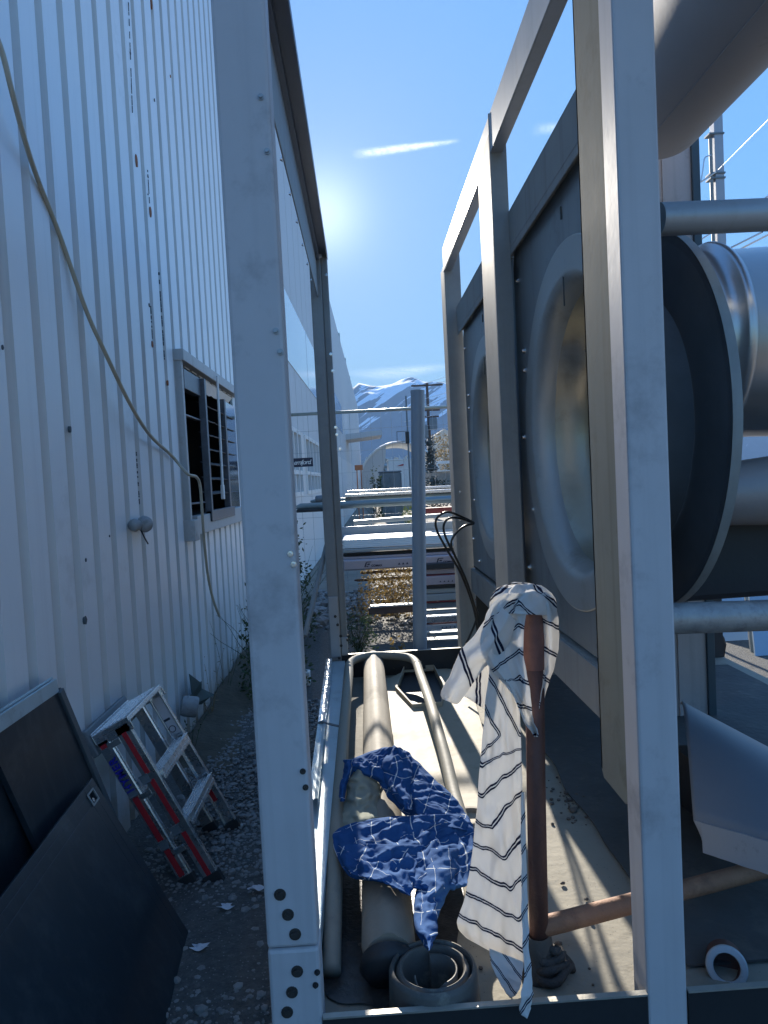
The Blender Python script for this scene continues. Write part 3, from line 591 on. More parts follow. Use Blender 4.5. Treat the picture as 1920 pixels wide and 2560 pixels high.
for k, f in enumerate((.36, .66)):
    zc = Lh*f; b = lbox(th, W-th, -dp, .012, zc-.012, zc+.012)
    for j in range(5): b.box(th+.003, W-th-.003, -dp+.010+j*.016, -dp+.016+j*.016, zc+.012, zc+.016, M=lm)
    b.box(th, W-th, .004, .012, zc-.03, zc-.012, M=lm)
    b.build('step', ALU, ld, bevel=.0015)
b = lbox(.0, W, -.15, .012, Lh, Lh+.02)
for j in range(7): b.box(.012, W-.012, -.135+j*.019, -.129+j*.019, Lh+.02, Lh+.024, M=lm)
b.box(0, W, -.155, -.15, Lh-.02, Lh+.03, M=lm); b.box(0, .006, -.15, .015, Lh-.035, Lh, M=lm); b.box(W-.006, W, -.15, .015, Lh-.035, Lh, M=lm); b.build('platform', ALU, ld, bevel=.002)
b = lbox(-.01, W+.015, -.185, -.157, Lh-.06, Lh+.055); b.build('back_cap', CONTM, ld, bevel=.006)
# rear frame folded flat behind
for x0 in (.012, W-.012):
    b = MB(); b.tube([lm @ Vector((x0, -.105, .06)), lm @ Vector((x0, -.105, Lh-.03))], .013, 12); b.box(x0-.010, x0+.012, -.150, -.106, .06, Lh-.02, M=lm)
    q = b.build('rear_leg', ALU, ld, smooth=False)
    b = lbox(x0-.015, x0+.018, -.155, -.09, .035, .075); q2 = b.build('rubber_foot', BLACK, ld, bevel=.003); q2.parent = q
for f in (.30, .62): b = lbox(.01, W-.01, -.125, -.110, Lh*f-.012, Lh*f+.012); b.build('rear_brace', ALU, ld, bevel=.002)
for f in (.24, .60, .93):
    b = lbox(W-.009, W+.001, -.11, -dp, Lh*f-.010, Lh*f+.014); b.build('link', ALU, ld, bevel=.001)
for f0, f1 in [(.04, .32), (.38, .66), (.70, .96)]:
    b = lbox(W+.0005, W+.002, -dp*.72, -dp*.38, Lh*f0, Lh*f1); b.build('red_stripe', REDM, ld)
for f0, f1 in [(.03, .28), (.34, .62)]:
    b = lbox(W+.0025, W+.004, -.140, -.116, Lh*max(f0, .11), Lh*f1); b.build('red_stripe', REDM, ld)
for y0, f in [(-.055, .35), (-.055, .68), (-.128, .31), (-.128, .65)]:
    b = MB(); b.tube([lm @ Vector((W+.003, y0-.02, Lh*f-.017)), lm @ Vector((W+.006, y0+.02, Lh*f-.017))], .003, 6); b.tube([lm @ Vector((W+.003, y0-.02, Lh*f+.017)), lm @ Vector((W+.006, y0+.02, Lh*f+.017))], .003, 6)
    b.box(W+.001, W+.003, y0-.018, y0+.018, Lh*f-.015, Lh*f+.015, mi=0, M=lm); b.build('rivet_plate', CONTM, ld)
Mt = lm @ Matrix.Translation((W+.0045, -.164, Lh*.66)) @ Matrix(((0, 0, 1, 0), (0, 1, 0, 0), (1, 0, 0, 0), (0, 0, 0, 1)))
# baseline runs up the leg: text x -> leg z, text y -> towards the wall side
Mt = lm @ Matrix(((0, 0, 1, W+.0045), (0, -1, 0, -.160), (1, 0, 0, Lh*.665), (0, 0, 0, 1)))
def orient(M, flip):
    return M
Mt = lm @ Matrix(((0, 0, 1, W+.0045), (1*0, -1, 0, -.112), (1, 0, 0, Lh*.655), (0, 0, 0, 1)))
text_mesh("HYMER", .046, Mt, 'lettering', BLUEM, ld, ext=.0008, spacing=1.12, bold=.0012)
b = lbox(W+.0025, W+.0042, -.142, -.116, Lh*.935, Lh*.96); b.build('red_stripe', REDM, ld)
b = lbox(th*.35, th*.35+.002, -.068, -.012, Lh*.70, Lh*.96); q = b.build('sticker', STICK, ld)
b = MB(); c = lm @ Vector((th*.35+.003, -.04, Lh*.74)); b.lathe([(0, .017), (.001, .017), (.001, .013), (0, .013)], c, wv, 24); b.box(th*.35+.002, th*.35+.0032, -.055, -.025, Lh*.80, Lh*.815, M=lm); b.build('sticker_print', INKM, ld)
b = lbox(th*.35, th*.35+.002, -.05, -.03, Lh*.20, Lh*.28); b.build('red_print', REDM, ld)

# ---- dark sheet metal doors leaning on the wall
def slab(name, c, m, label, t=.018, flange=None, hole=False):
    """c: four corners (top far, bottom far, bottom near, top near)"""
    c = [Vector(q) for q in c]; n = (c[1]-c[0]).cross(c[3]-c[0]).normalized(); n = n if n.x > 0 else -n
    r = thing(name, label, 'metal panel', c[2], group='dark metal panels leaning on the wall')
    b = MB()
    if hole:
        # plate with a square cut-out near the top far corner
        e1 = (c[3]-c[0]).normalized(); e2 = (c[1]-c[0]).normalized()
        L1, L2 = (c[3]-c[0]).length, (c[1]-c[0]).length
        h0, h1, g0, g1 = .05, .10, .028, .062
        xs = [0, h0, h1, L1]; zs = [0, g0, g1, L2]
        for i in range(3):
            for j in range(3):
                if (i, j) == (1, 1): continue
                P = lambda a, d: c[0]+e1*a+e2*d
                b.prism([P(xs[i], zs[j]), P(xs[i+1], zs[j]), P(xs[i+1], zs[j+1]), P(xs[i], zs[j+1])], -n*t)
        fr = MB(); 
        for (a0, a1, d0, d1) in [(h0-.006, h0, g0-.006, g1+.006), (h1, h1+.006, g0-.006, g1+.006), (h0, h1, g0-.006, g0), (h0, h1, g1, g1+.006)]:
            P = lambda a, d: c[0]+e1*a+e2*d+n*.002
            fr.prism([P(a0, d0), P(a1, d0), P(a1, d1), P(a0, d1)], n*.003)
        fr.build('latch_frame', GALV2, r)
        kb = MB(); kb.lathe([(0, .008), (.008, .008), (.008, .0001)], c[0]+e1*.085+e2*.052-n*.004, n, 10); kb.build('latch_knob', SHB, r)
    else: b.prism(c, -n*t)
    b.build('sheet', m, r, bevel=.0015)
    if flange:
        for (i, j, w_, fm) in flange:
            e = (c[j]-c[i]); inn = ((c[0]+c[1]+c[2]+c[3])/4-(c[i]+c[j])/2); inn = (inn-e*inn.dot(e)/e.dot(e)).normalized()
            b = MB(); b.prism([c[i]-inn*.004, c[j]-inn*.004, c[j]+inn*w_, c[i]+inn*w_], n*.012); b.prism([c[i]-inn*.012, c[j]-inn*.012, c[j]-inn*.004, c[i]-inn*.004], n*.02-n*.03)
            b.build('edge_flange', fm, r, bevel=.002)
    return r
SHF = mat("sheet_flange", (.10, .13, .15), .4, .4, var=.2, vs=10, bump=.04)
a0 = at(134, 1700, X=-1.13); a0n = a0+Vector((0, -1.5, 0.0))
bf = at(310, 2060, X=-1.02)
slab('metal_panel', [a0, Vector((bf.x, a0.y+.06, .0)), Vector((bf.x, a0.y-1.44, 0)), a0n], SHEETM, 'dark blue grey metal panel with a bright top flange, leftmost against the wall', flange=[(0, 3, .045, ALUB)])
c0 = at(150, 1722, X=-1.115); c1 = at(345, 2190, X=-.96)
slab('metal_panel', [c0, c1, c1+Vector((0, -.5, 0)), c0+Vector((0, -.5, 0))], SHEETM, 'dark metal panel with a folded flange down its sloping edge next to the ladder', flange=[(0, 1, .03, SHF)])
d0 = at(231, 1944, X=-1.02); d1 = at(477, 2338, Z=.0); d2 = at(415, 2560, Z=.0)
dv = (d2-d1).normalized()
slab('metal_panel', [d0, d1, d1+dv*1.5, d0+dv*1.5], SHEETM, 'foremost dark metal panel with a square latch hole near its top corner', hole=True, t=.014)

# ---- vent elbow and torn leafy rag at the foot of the wall
vp = onwall(455, 1760, .02); b = MB()
b.lathe([(0, .0001), (.005, .055), (.03, .062), (.09, .062), (.10, .055), (.10, .045), (.02, .04)], vp+Vector((0, -.03, 0)), (1, .25, -.25), 28)
solo('vent_cap', b, GREYPL, 'grey round vent cap on the wall beside the ladder top', 'vent', smooth=True, autosm=50)
b = MB(); lp_ = onwall(492, 1730, .05); lm_ = mat("rag", (.06, .09, .085), .7, 0, var=.3, vs=20, bump=.2)
out = [(-22, -50), (0, -26), (14, -30), (20, -10), (46, 8), (30, 14), (18, 34), (-14, 38), (-34, 14), (-18, 6)]
b.prism([lp_+Vector((.02*math.sin(i*1.7), 0, 0))+(onwall(492+x*.9, 1730+y*.9, .05)-lp_) for i, (x, y) in enumerate(out)], (.004, 0, 0))
solo('withered_leaf', b, lm_, 'dark crumpled leaf caught on the wall above the vent cap', 'leaf')

# ---- weeds at the foot of the wall
def weed(x, y, h, n, label, m, lean=0, cat='plant', z=0, leaf=1, grp='weeds growing along the wall foot', spread=.35):
    b = MB()
    for k in range(n):
        a = random.uniform(0, 6.28); L = h*random.uniform(.45, 1); p = Vector((x+random.uniform(-.03, .03), y+random.uniform(-.05, .05), z-.01)); pts = [p.copy()]
        d = Vector((math.cos(a)*spread, math.sin(a)*spread+lean, 1)).normalized()
        for i in range(6):
            d = (d+Vector((random.uniform(-.13, .13), random.uniform(-.13, .13), -.04))).normalized(); p = p+d*L/6; pts.append(p.copy())
            if leaf and i > 0:
                for _ in range(leaf):
                    q = Vector((random.uniform(-1, 1), random.uniform(-1, 1), random.uniform(-.2, .6))).normalized(); s_ = q.cross(Vector((0, 0, 1))).normalized(); l_ = random.uniform(.014, .035)*(.6+h)
                    b.add([p, p+q*l_*.5+s_*l_*.22, p+q*l_, p+q*l_*.5-s_*l_*.22], [(0, 1, 2, 3)])
        b.tube(pts, [.0022*(1-.12*i) for i in range(len(pts))], 4)
    return solo('weed', b, m, label, cat, group=grp, loc=(x, y, z))
weed(wX(5)+.05, 4.95, .55, 5, 'tall thin dark weed against the white wall by the post', DRY)
weed(wX(5.4)+.04, 5.5, .75, 7, 'tallest dry weed beside the post, leaning along the wall', LEAF, .25)
weed(wX(4.4)+.05, 4.35, .35, 6, 'low bushy weed behind the vent cap', LEAF, leaf=2)
weed(wX(6)+.12, 6.2, .5, 10, 'dry weed clump half hidden behind the front left post', DRY, leaf=2)
def bank():
    b = MB()
    b.grid(lambda u, v: Vector((wX(4+6*u)+.01+.34*v, 4+6*u, (.10+.06*noise.noise(Vector((u*9, v, 0))))*(1-v)**1.5*min(1, u*6)+.012*noise.noise(Vector((u*40, v*6, 2))))), 80, 10)
    o = b.build('soil_bank', DIRTM, smooth=True); o['kind'] = 'structure'
bank()
# ---- loose stones on the gravel, pebbles on the tray
def stones(name, spots, lo, hi, m, label, cat, kind='stuff'):
    b = MB(); ico = [(0, 0, 1), (.89, 0, .45), (.28, .85, .45), (-.72, .53, .45), (-.72, -.53, .45), (.28, -.85, .45), (.72, .53, -.45), (-.28, .85, -.45), (-.89, 0, -.45), (-.28, -.85, -.45), (.72, -.53, -.45), (0, 0, -1)]
    fc = [(0, 1, 2), (0, 2, 3), (0, 3, 4), (0, 4, 5), (0, 5, 1), (1, 6, 2), (2, 7, 3), (3, 8, 4), (4, 9, 5), (5, 10, 1), (6, 7, 2), (7, 8, 3), (8, 9, 4), (9, 10, 5), (10, 6, 1), (11, 7, 6), (11, 8, 7), (11, 9, 8), (11, 10, 9), (11, 6, 10)]
    for (x, y, z) in spots:
        r = random.uniform(lo, hi)*(1 if random.random() < .93 else 1.9); ax = Matrix.Rotation(random.uniform(0, 6), 3, 'Z'); sx_, sy_, sz_ = random.uniform(.7, 1.3), random.uniform(.7, 1.3), random.uniform(.4, .8)
        b.add([Vector((x, y, z+r*sz_*.5))+ax @ Vector((p[0]*r*sx_*random.uniform(.8, 1.2), p[1]*r*sy_, p[2]*r*sz_)) for p in ico], fc)
    o = b.build(name, m); tag(o, label, cat, None, kind); return o
stones('gravel', [(random.uniform(-1.12, -.22), 1.7+3.6*random.random()**.8, .0) for _ in range(9000)], .004, .011, STONEM, 'coarse grey gravel between the wall and the rack', 'gravel')
stones('gravel_crumbs', [(.03+random.gauss(0, .022)+.02*t, 3.55+.55*t+random.gauss(0, .03), DZ+.018) for t in [random.random() for _ in range(110)]] + [(.76+random.gauss(0, .05), 2.75+random.gauss(0, .12), DZ+.002) for _ in range(70)]
       + [(random.uniform(-.1, .65), random.uniform(1.62, 2.2), DZ+.003) for _ in range(45)], .003, .0095, mat("crumb", (.13, .11, .09), .8, 0, var=.5, vs=30, bump=.2), 'dark crumbs and grit scattered on the tray floor', 'grit')
for k, (px, py, lab) in enumerate([(640, 2222, 'pale torn scrap on the gravel near the front left post'), (565, 2268, 'white paper scrap on the gravel right of the leaning panel'), (500, 2370, 'small pale scrap lying beside the tip of the foremost panel')]):
    p = at(px, py, Z=.02); b = MB(); b.grid(lambda u, v: p+Vector(((u-.5)*.05*(1+.4*math.sin(v*5+k)), (v-.5)*.028, .008*math.sin(u*6+k)*math.cos(v*5)+.006)), 8, 5)
    solo('paper_scrap', b, STICK, lab, 'scrap', solid=.001)

# ================================================================ on the tray
# rusty post with its coiled foot
PT = Vector((.427, 1.845, 1.25)); PB = Vector((.395, 1.80, DZ)); 
rpz = thing('rusty_post', 'upright rusty red brown steel tube that carries the white towel', 'post', PB)
b = MB(); b.tube([PB, PB.lerp(PT, .5), PT+Vector((0, 0, -.12))], .0245, 28); b.build('tube', RUST, rpz, smooth=True)
b = MB(); b.lathe([(0, .028), (.13, .028), (.145, .026), (.145, .020), (.02, .02)], PT+Vector((0, 0, -.16)), (0, 0, 1), 28); b.build('collar', mat('red_rust', (.17, .075, .06), .6, 0, var=.3, vs=25, bump=.3), rpz, smooth=True, autosm=40)
b = MB(); b.lathe([(0, .052), (.015, .054), (.022, .046), (.06, .040), (.10, .034), (.105, .026)], PB+Vector((0, 0, .002)), (0, 0, 1), 32); b.build('foot', mat("foot", (.09, .075, .06), .8, 0, var=.3, vs=20, bump=.3), rpz, smooth=True)
def coil(name, c, label, rr=.060, n=5, m=None):
    pts = []
    for k in range(n*22):
        a = 2*math.pi*k/22; r = rr-.010*(k/22)+.006*math.sin(k*.9); pts.append(c+Vector((math.cos(a)*r, math.sin(a)*r, .012+.017*(k/22)+.004*math.sin(k*.7))))
    b = MB(); b.tube(pts, .0115, 8); return solo(name, b, m or mat("rope", (.06, .055, .05), .8, 0, var=.35, vs=30, bump=.4, bs=200), label, 'rope', smooth=True, loc=c)
coil('rope_coil', PB+Vector((.025, -.01, .0)), 'dirty rope wound round the foot of the rusty post', .056, 4)
p, q = at(1360, 2316, Z=.42), at(1600, 2253, Z=.42); d = (q-p); b = MB(); b.tube([p-d*.05, p+d*.33, p+d*1, q+d*1.9], .0255, 24)
solo('rusty_bar', b, RUST2, 'rusty brown pipe lying across the tray from the upright rusty post', 'pipe', smooth=True, autosm=50)
# bent tube frame
r_ = .026; z_ = DZ+.15
cf = [at(828, 2430, Z=DZ+.03), at(836, 2200, Z=.40), at(848, 2000, Z=.44), at(862, 1800, Z=z_), at(872, 1690, Z=z_)]
p1 = at(878, 1655, Z=z_); p2 = at(925, 1640, Z=z_); p3 = at(1000, 1641, Z=z_); p4 = at(1036, 1652, Z=z_); p5 = at(1052, 1690, Z=z_)
path = smooth_path(cf+[p1, p2, p3, p4, p5, at(1078, 1765, Z=z_), at(1098, 1838, Z=z_-.02), at(1116, 1905, Z=z_-.05), at(1135, 1985, Z=z_-.08), at(1160, 2070, Z=z_-.10)], 7)
tf = thing('bent_tube', 'dusty grey steel tube bent in a long U along the left of the tray', 'tube', cf[0])
b = MB(); b.tube(path, r_, 20); b.build('tube', mat("dusty_tube", (.28, .27, .22), .65, .0, var=.12, vs=6, dirt=(.18, .17, .15), dirt_amt=.2, bump=.06), tf, smooth=True)
b = MB(); q = at(1044, 1662, Z=z_); d = (p5-p4).normalized(); b.lathe([(0, r_+.001), (.002, r_+.003), (.008, r_+.003), (.010, r_+.001)], q, d, 24); b.build('joint_ring', GALV2, tf)
# long pipe
P, Q = at(934, 1648, Z=.40), at(973, 2392, Z=.385); ax = (Q-P).normalized()
lpz = thing('long_pipe', 'long thick dusty grey pipe lying lengthwise on the tray under the blue cloth', 'pipe', Q)
def octo(t, r): # slightly flattened round section with a ridge
    c = P.lerp(Q, t); sx2 = Vector((1, 0, 0)); sz2 = Vector((0, 0, 1)); return [c+sx2*math.cos(a)*r*1.0+sz2*(math.sin(a)*r*.92+(.006 if abs(a-math.pi/2) < .2 else 0)) for a in [2*math.pi*k/32 for k in range(32)]]
b = MB(); ts = [0, .01, .3, .36, .365, .7, .985, 1.0]; rs = [.056, .066, .067, .068, .070, .070, .071, .062]; vs = []; fs = []
for t, r in zip(ts, rs): vs += octo(t, r)
for i in range(len(ts)-1):
    for k in range(32): fs.append((i*32+k, i*32+(k+1) % 32, (i+1)*32+(k+1) % 32, (i+1)*32+k))
fs += [tuple(range(32)), tuple(range((len(ts)-1)*32, len(ts)*32))]; b.add(vs, fs); b.build('pipe_body', DUCTM, lpz, smooth=True, autosm=45)
b = MB(); b.lathe([(0, .066), (.0, .074), (.02, .077), (.04, .06), (.045, .0001)], Q-ax*.01-Vector((0, 0, .015)), ax+Vector((0, 0, -.4)), 28); b.build('end_boot', BLACK, lpz, smooth=True, autosm=50)
# beige board with six-sided hole
hexp = [at(x, y, Z=DZ+.026) for x, y in [(994, 1727), (1012, 1675), (1084, 1673), (1107, 1718), (1104, 1766), (1032, 1771)]]
outp = [at(x, y, Z=DZ+.026) for x, y in [(887, 1700), (893, 1692), (958, 1697), (1104, 1681), (1150, 1672)]]
x1b = .62; outp = [Vector((-.02, 2.5, DZ+.026)), Vector((-.02, 4.46, DZ+.026)), Vector((.01, 4.54, DZ+.026)), Vector((.05, 4.57, DZ+.026)), Vector((.12, 4.57, DZ+.026)), Vector((.22, 4.715, DZ+.026)), Vector((.50, 4.715, DZ+.026)), Vector((x1b, 4.62, DZ+.026)), Vector((.47, 2.5, DZ+.026))]
bd = thing('beige_board', 'beige plastic board with a six sided hole lying on the far half of the tray', 'board', (.3, 3.4, DZ))
cc = sum(hexp, Vector())/6
def hit(poly, a):
    d = Vector((math.cos(a), math.sin(a))); best = None
    for i in range(len(poly)):
        p, q = poly[i]-cc, poly[(i+1) % len(poly)]-cc; ex, ey = q.x-p.x, q.y-p.y; den = d.x*ey-d.y*ex
        if abs(den) < 1e-9: continue
        t = (p.x*ey-p.y*ex)/den; u_ = (p.x*d.y-p.y*d.x)/den
        if t > 0 and -1e-3 <= u_ <= 1+1e-3: best = t if best is None else max(best, t)
    return cc+Vector((d.x*best, d.y*best, 0))
angs = sorted([2*math.pi*k/60 for k in range(60)]+[math.atan2((p-cc).y, (p-cc).x) % (2*math.pi) for p in hexp+outp])
b = MB(); b.add([hit(hexp, a) for a in angs]+[hit(outp, a) for a in angs], [(k, (k+1) % len(angs), (k+1) % len(angs)+len(angs), k+len(angs)) for k in range(len(angs))])
b.build('plate', BOARDM, bd, solid=.010)
b = MB(); cc = sum(hexp, Vector())/6
for i in range(6):
    a_, b_ = hexp[i], hexp[(i+1) % 6]; b.prism([a_, b_, b_+(b_-cc).normalized()*.014, a_+(a_-cc).normalized()*.014], (0, 0, .028))
b.build('hole_rim', BOARDM, bd)
b = MB(); b.prism([p+Vector((0, 0, -.0235)) for p in hexp], (0, 0, .002)); b.build('hole_floor', BLACK, bd)
# rolled rubber strip
ROLLM = mat('dusty_rubber', (.11, .105, .095), .6, 0, var=.25, vs=12, dirt=(.34, .31, .25), dirt_amt=.3, ds=14, bump=.15)
rc = at(1081, 2450, Z=.42)+Vector((.006, .050, 0)); rl = thing('rubber_roll', 'rolled black rubber strip standing on end at the front of the tray', 'roll', (rc.x, rc.y, DZ))
def ringroll(r0, w_, zt, lab, n=72, drop=0):
    b = MB(); pr_ = [(0, r0), (0, r0-w_), (zt-.006, r0-w_), (zt, r0-w_+.004), (zt, r0-.006), (zt-.008, r0)]
    pr_ = [(0, r0*1.04), (zt-.012, r0), (zt-.003, r0-.004), (zt, r0-.010), (zt-.001, r0-w_+.004), (zt-.006, r0-w_), (0, r0-w_)]
    b.lathe(pr_, (rc.x, rc.y, DZ+.002-drop), (0, 0, 1), n); return b.build(lab, ROLLM, rl, smooth=True, autosm=40)
ringroll(.107, .013, .120, 'outer_turn'); ringroll(.090, .016, .118, 'inner_turn')
b = MB(); n_ = 40
def cur(u, v):
    a = R(205)+R(250)*u; r = .062-.008*u-(.012 if u < .12 else 0)*(1-u/.12 if u < .12 else 0); return Vector((rc.x+math.cos(a)*r, rc.y+math.sin(a)*r, DZ+.114*v-(.02*math.sin(u*9)*v if u < .35 else 0)))
b.grid(cur, n_, 3); b.build('loose_end', ROLLM, rl, smooth=True, solid=.004)
# pipe end ring on the tray, right
pc = at(1817, 2418, Y=1.74); dr = (pc-CAM).normalized(); dr = (dr+Vector((.05, .25, .1))).normalized()
pe = thing('pipe_end', 'short rusty pipe with a pale round rim, lower right on the tray', 'pipe', (pc.x, pc.y, DZ))
b = MB(); b.lathe([(0, .031), (-.003, .033), (-.003, .046), (0, .049), (.006, .0495), (.006, .047)], pc, dr, 48); b.build('rim', mat("pale_rim", (.46, .50, .52), .5, .1, var=.15, dirt=(.2, .2, .2), dirt_amt=.2, ds=30), pe, smooth=True, autosm=40)
b = MB(); b.lathe([(.006, .046), (.10, .046), (.10, .0001)], pc, dr, 40); b.lathe([(0, .031), (.05, .031), (.05, .0001)], pc, dr, 40); b.build('barrel', RUST, pe, smooth=True, autosm=40)
# black hose loops coming out of the far unit
hs = thing('hose_bundle', 'three black hoses looping out of the far fan unit and hanging to the tray', 'hose', (.62, 4.4, .45))
root_ = at(1185, 1308, Y=4.35)
for k, pl_ in enumerate([[(1185, 1307), (1150, 1290), (1118, 1280), (1092, 1296), (1092, 1325), (1115, 1370), (1150, 1430), (1178, 1500), (1192, 1560), (1200, 1640)],
                         [(1185, 1308), (1150, 1296), (1122, 1296), (1109, 1315), (1115, 1345), (1140, 1395), (1165, 1450), (1186, 1520), (1196, 1600)],
                         [(1185, 1309), (1160, 1316), (1136, 1338), (1128, 1362), (1140, 1395), (1165, 1450), (1185, 1510), (1192, 1545), (1160, 1620), (1140, 1660)]]):
    b = MB(); b.tube(smooth_path([at(x, y, Y=4.30-.03*k-.05*math.sin(i*.6)) for i, (x, y) in enumerate(pl_)], 6), .0068, 8); b.build('hose', HOSE, hs, smooth=True)

# ================================================================ cloths
def cloth_mat(name, base, line, kind, trans):
    m = bpy.data.materials.new(name); m.use_nodes = True; n, l = nodes_of(m); b = n["Principled BSDF"]
    b.inputs["Roughness"].default_value = .9; b.inputs["Specular IOR Level"].default_value = .15
    uv = n.new("ShaderNodeUVMap"); sp = n.new("ShaderNodeSeparateXYZ"); l.new(uv.outputs[0], sp.inputs[0])
    no = n.new("ShaderNodeTexNoise"); no.inputs["Scale"].default_value = 3.2; no.inputs["Detail"].default_value = 3; l.new(uv.outputs[0], no.inputs[0])
    def mth(op, a, c, d=None):
        q = n.new("ShaderNodeMath"); q.operation = op
        for i, z in enumerate((a, c, d)):
            if z is None: continue
            if isinstance(z, (int, float)): q.inputs[i].default_value = z
            else: l.new(z, q.inputs[i])
        return q.outputs[0]
    def lines(x, cen, hw):     # 1 inside |fract(x)-cen| < hw
        f = mth('FRACT', x, None); return mth('LESS_THAN', mth('ABSOLUTE', mth('SUBTRACT', f, cen), None), hw)
    if kind == 'double':
        x = mth('ADD', sp.outputs[0], mth('MULTIPLY', mth('SUBTRACT', no.outputs[0], .5), .10)); f = mth('MAXIMUM', lines(x, .450, .030), lines(x, .550, .030))
    else:
        x = mth('ADD', sp.outputs[0], mth('MULTIPLY', mth('SUBTRACT', no.outputs[0], .5), .02)); y = mth('ADD', sp.outputs[1], mth('MULTIPLY', mth('SUBTRACT', no.outputs[0], .5), -.02))
        wide = mth('MAXIMUM', lines(x, .5, .020), lines(y, .5, .010)); n2 = n.new('ShaderNodeTexNoise'); n2.inputs['Scale'].default_value = 1.1; n2.inputs['Detail'].default_value = 4; l.new(uv.outputs[0], n2.inputs[0]); f = mth('MULTIPLY', wide, mth('GREATER_THAN', n2.outputs[0], .47))
    mx = n.new("ShaderNodeMix"); mx.data_type = 'RGBA'; mx.inputs[6].default_value = (*base, 1); mx.inputs[7].default_value = (*line, 1)
    l.new(f, mx.inputs[0]); l.new(mx.outputs[2], b.inputs["Base Color"])
    tc = n.new("ShaderNodeTexCoord"); w_ = n.new("ShaderNodeTexNoise"); w_.inputs["Scale"].default_value = 45; w_.inputs["Detail"].default_value = 6; l.new(tc.outputs["Object"], w_.inputs[0])
    bb = n.new("ShaderNodeBump"); bb.inputs["Strength"].default_value = .5; bb.inputs["Distance"].default_value = .004; l.new(w_.outputs[0], bb.inputs["Height"]); l.new(bb.outputs[0], b.inputs["Normal"])
    tr = n.new("ShaderNodeBsdfTranslucent"); l.new(mx.outputs[2], tr.inputs[0]); ms = n.new("ShaderNodeMixShader"); ms.inputs[0].default_value = trans
    l.new(b.outputs[0], ms.inputs[1]); l.new(tr.outputs[0], ms.inputs[2]); l.new(ms.outputs[0], n["Material Output"].inputs[0])
    return m
TOWEL = cloth_mat("white_towel", (.80, .79, .77), (.02, .025, .06), 'double', .38)
BLUEC = cloth_mat("blue_check", (.026, .098, .28), (.60, .66, .70), 'check', .12)
def layer(rows, depth, phase, nu=16, nv=60, wave=.010, seed=0, edge=.0):
    """rows: (left x, left y, right x, right y) in photo pixels down the cloth; depth(u, v, px, py) gives world Y"""
    b = MB(); b.uv = []
    L = smooth_path([Vector((r[0], r[1], 0)) for r in rows], 8); Rr = smooth_path([Vector((r[2], r[3], 0)) for r in rows], 8); n = len(L)-1
    def fn(u, v):
        k = v*n; i = min(int(k), n-1); t = k-i; a = L[i].lerp(L[i+1], t); c = Rr[i].lerp(Rr[i+1], t)
        if edge:
            a = a+Vector((noise.noise(Vector((v*14, seed, 1)))*edge, 0, 0)); c = c+Vector((noise.noise(Vector((v*14, seed, 7)))*edge, 0, 0))
        p = a.lerp(c, u); Y = depth(u, v, p.x, p.y)
        Y += wave*noise.noise(Vector((u*2.6+seed, v*3.1, seed)))*1.6+wave*.55*noise.noise(Vector((u*8+seed, v*9, seed+3)))
        b.uv.append(phase(p.x, p.y+(5*noise.noise(Vector((p.x/16, p.y/70, seed)))+3*noise.noise(Vector((p.x/7, p.y/30, seed+2))) if seed < 10 else 0))); return at(p.x, p.y, Y=Y)
    b.grid(fn, nu, nv); return b
def fold_wave(t):
    """rounded tops, tight valleys, like cloth pushed together"""
    t = t-math.floor(t); return abs(math.sin(math.pi*t))**.75
def crease(o, seed, amp, scale, aniso=(1, 1, 1)):
    """push the inner vertices along their normals in overlapping fans of folds; the outline stays put"""
    me = o.data; edge_use = {}
    for p in me.polygons:
        for k in p.edge_keys: edge_use[k] = edge_use.get(k, 0)+1
    rim = set(v for k, c in edge_use.items() if c == 1 for v in k); ring = {v: 0 for v in rim}; front = rim
    nb = {}
    for (a, c) in edge_use: nb.setdefault(a, []).append(c); nb.setdefault(c, []).append(a)
    for step in range(1, 4):
        nxt = set(q for v in front for q in nb[v] if q not in ring)
        for q in nxt: ring[q] = step
        front = nxt
    out = []
    for v in me.vertices:
        p = Vector((v.co.x*aniso[0], v.co.y*aniso[1], v.co.z*aniso[2]))*scale; h = 0
        for k, (dx, dy, dz, lam, a) in enumerate([(.9, .35, .3, 1.0, 1.0), (-.35, .8, .6, .8, .8), (.6, -.5, .7, .48, .45), (.2, .9, -.5, .30, .22)]):
            q = p+Vector((seed*3.1+k*7, k*5.3, seed)); wp = Vector((noise.noise(q*.45), noise.noise(q*.45+Vector((9, 2, 4))), noise.noise(q*.45+Vector((3, 8, 1)))))*1.15
            m = max(0, noise.noise(q*.35+Vector((k*4, 1, 2)))+.45)
            h += a*m*(fold_wave(((p+wp).dot(Vector((dx, dy, dz))))/lam)-.55)
        out.append(v.co+v.normal*h*amp*ring.get(v.index, 4)/4)
    for v, c in zip(me.vertices, out): v.co = c
    return o
tw = thing('towel', 'white kitchen towel with thin double dark stripes tied over the rusty post', 'towel', (.40, 1.80, .36))
def fold(py):
    pts = [(1640, 1330), (1840, 1300), (1900, 1205), (2020, 1205), (2068, 1230), (2141, 1260), (2225, 1276), (2327, 1303), (2500, 1320)]
    for (a, x), (c, z) in zip(pts, pts[1:]):
        if py <= c: return x+(z-x)*max(0, py-a)/(c-a)
    return pts[-1][1]
def ph1(px, py):
    f = fold(py); k = 1.5 if py < 1850 else .61+max(0, (1950-py)/100)*.9 if py < 1950 else .61
    return ((py-(k*(px-f) if px < f else -.86*(px-f)))/77.0-.38, px/77)
def d1(u, v, px, py):
    f = (px-fold(py)); return 1.805-.020*max(0, 1-abs(f)/40)*(1 if py > 1900 else 0)+.012*(1-u)*v
def put(b, name='fold_layer'):
    return crease(b.build(name, TOWEL, tw, smooth=True, solid=.0016, sub=1), len(name), .014, 16, (1.5, 1, .36))
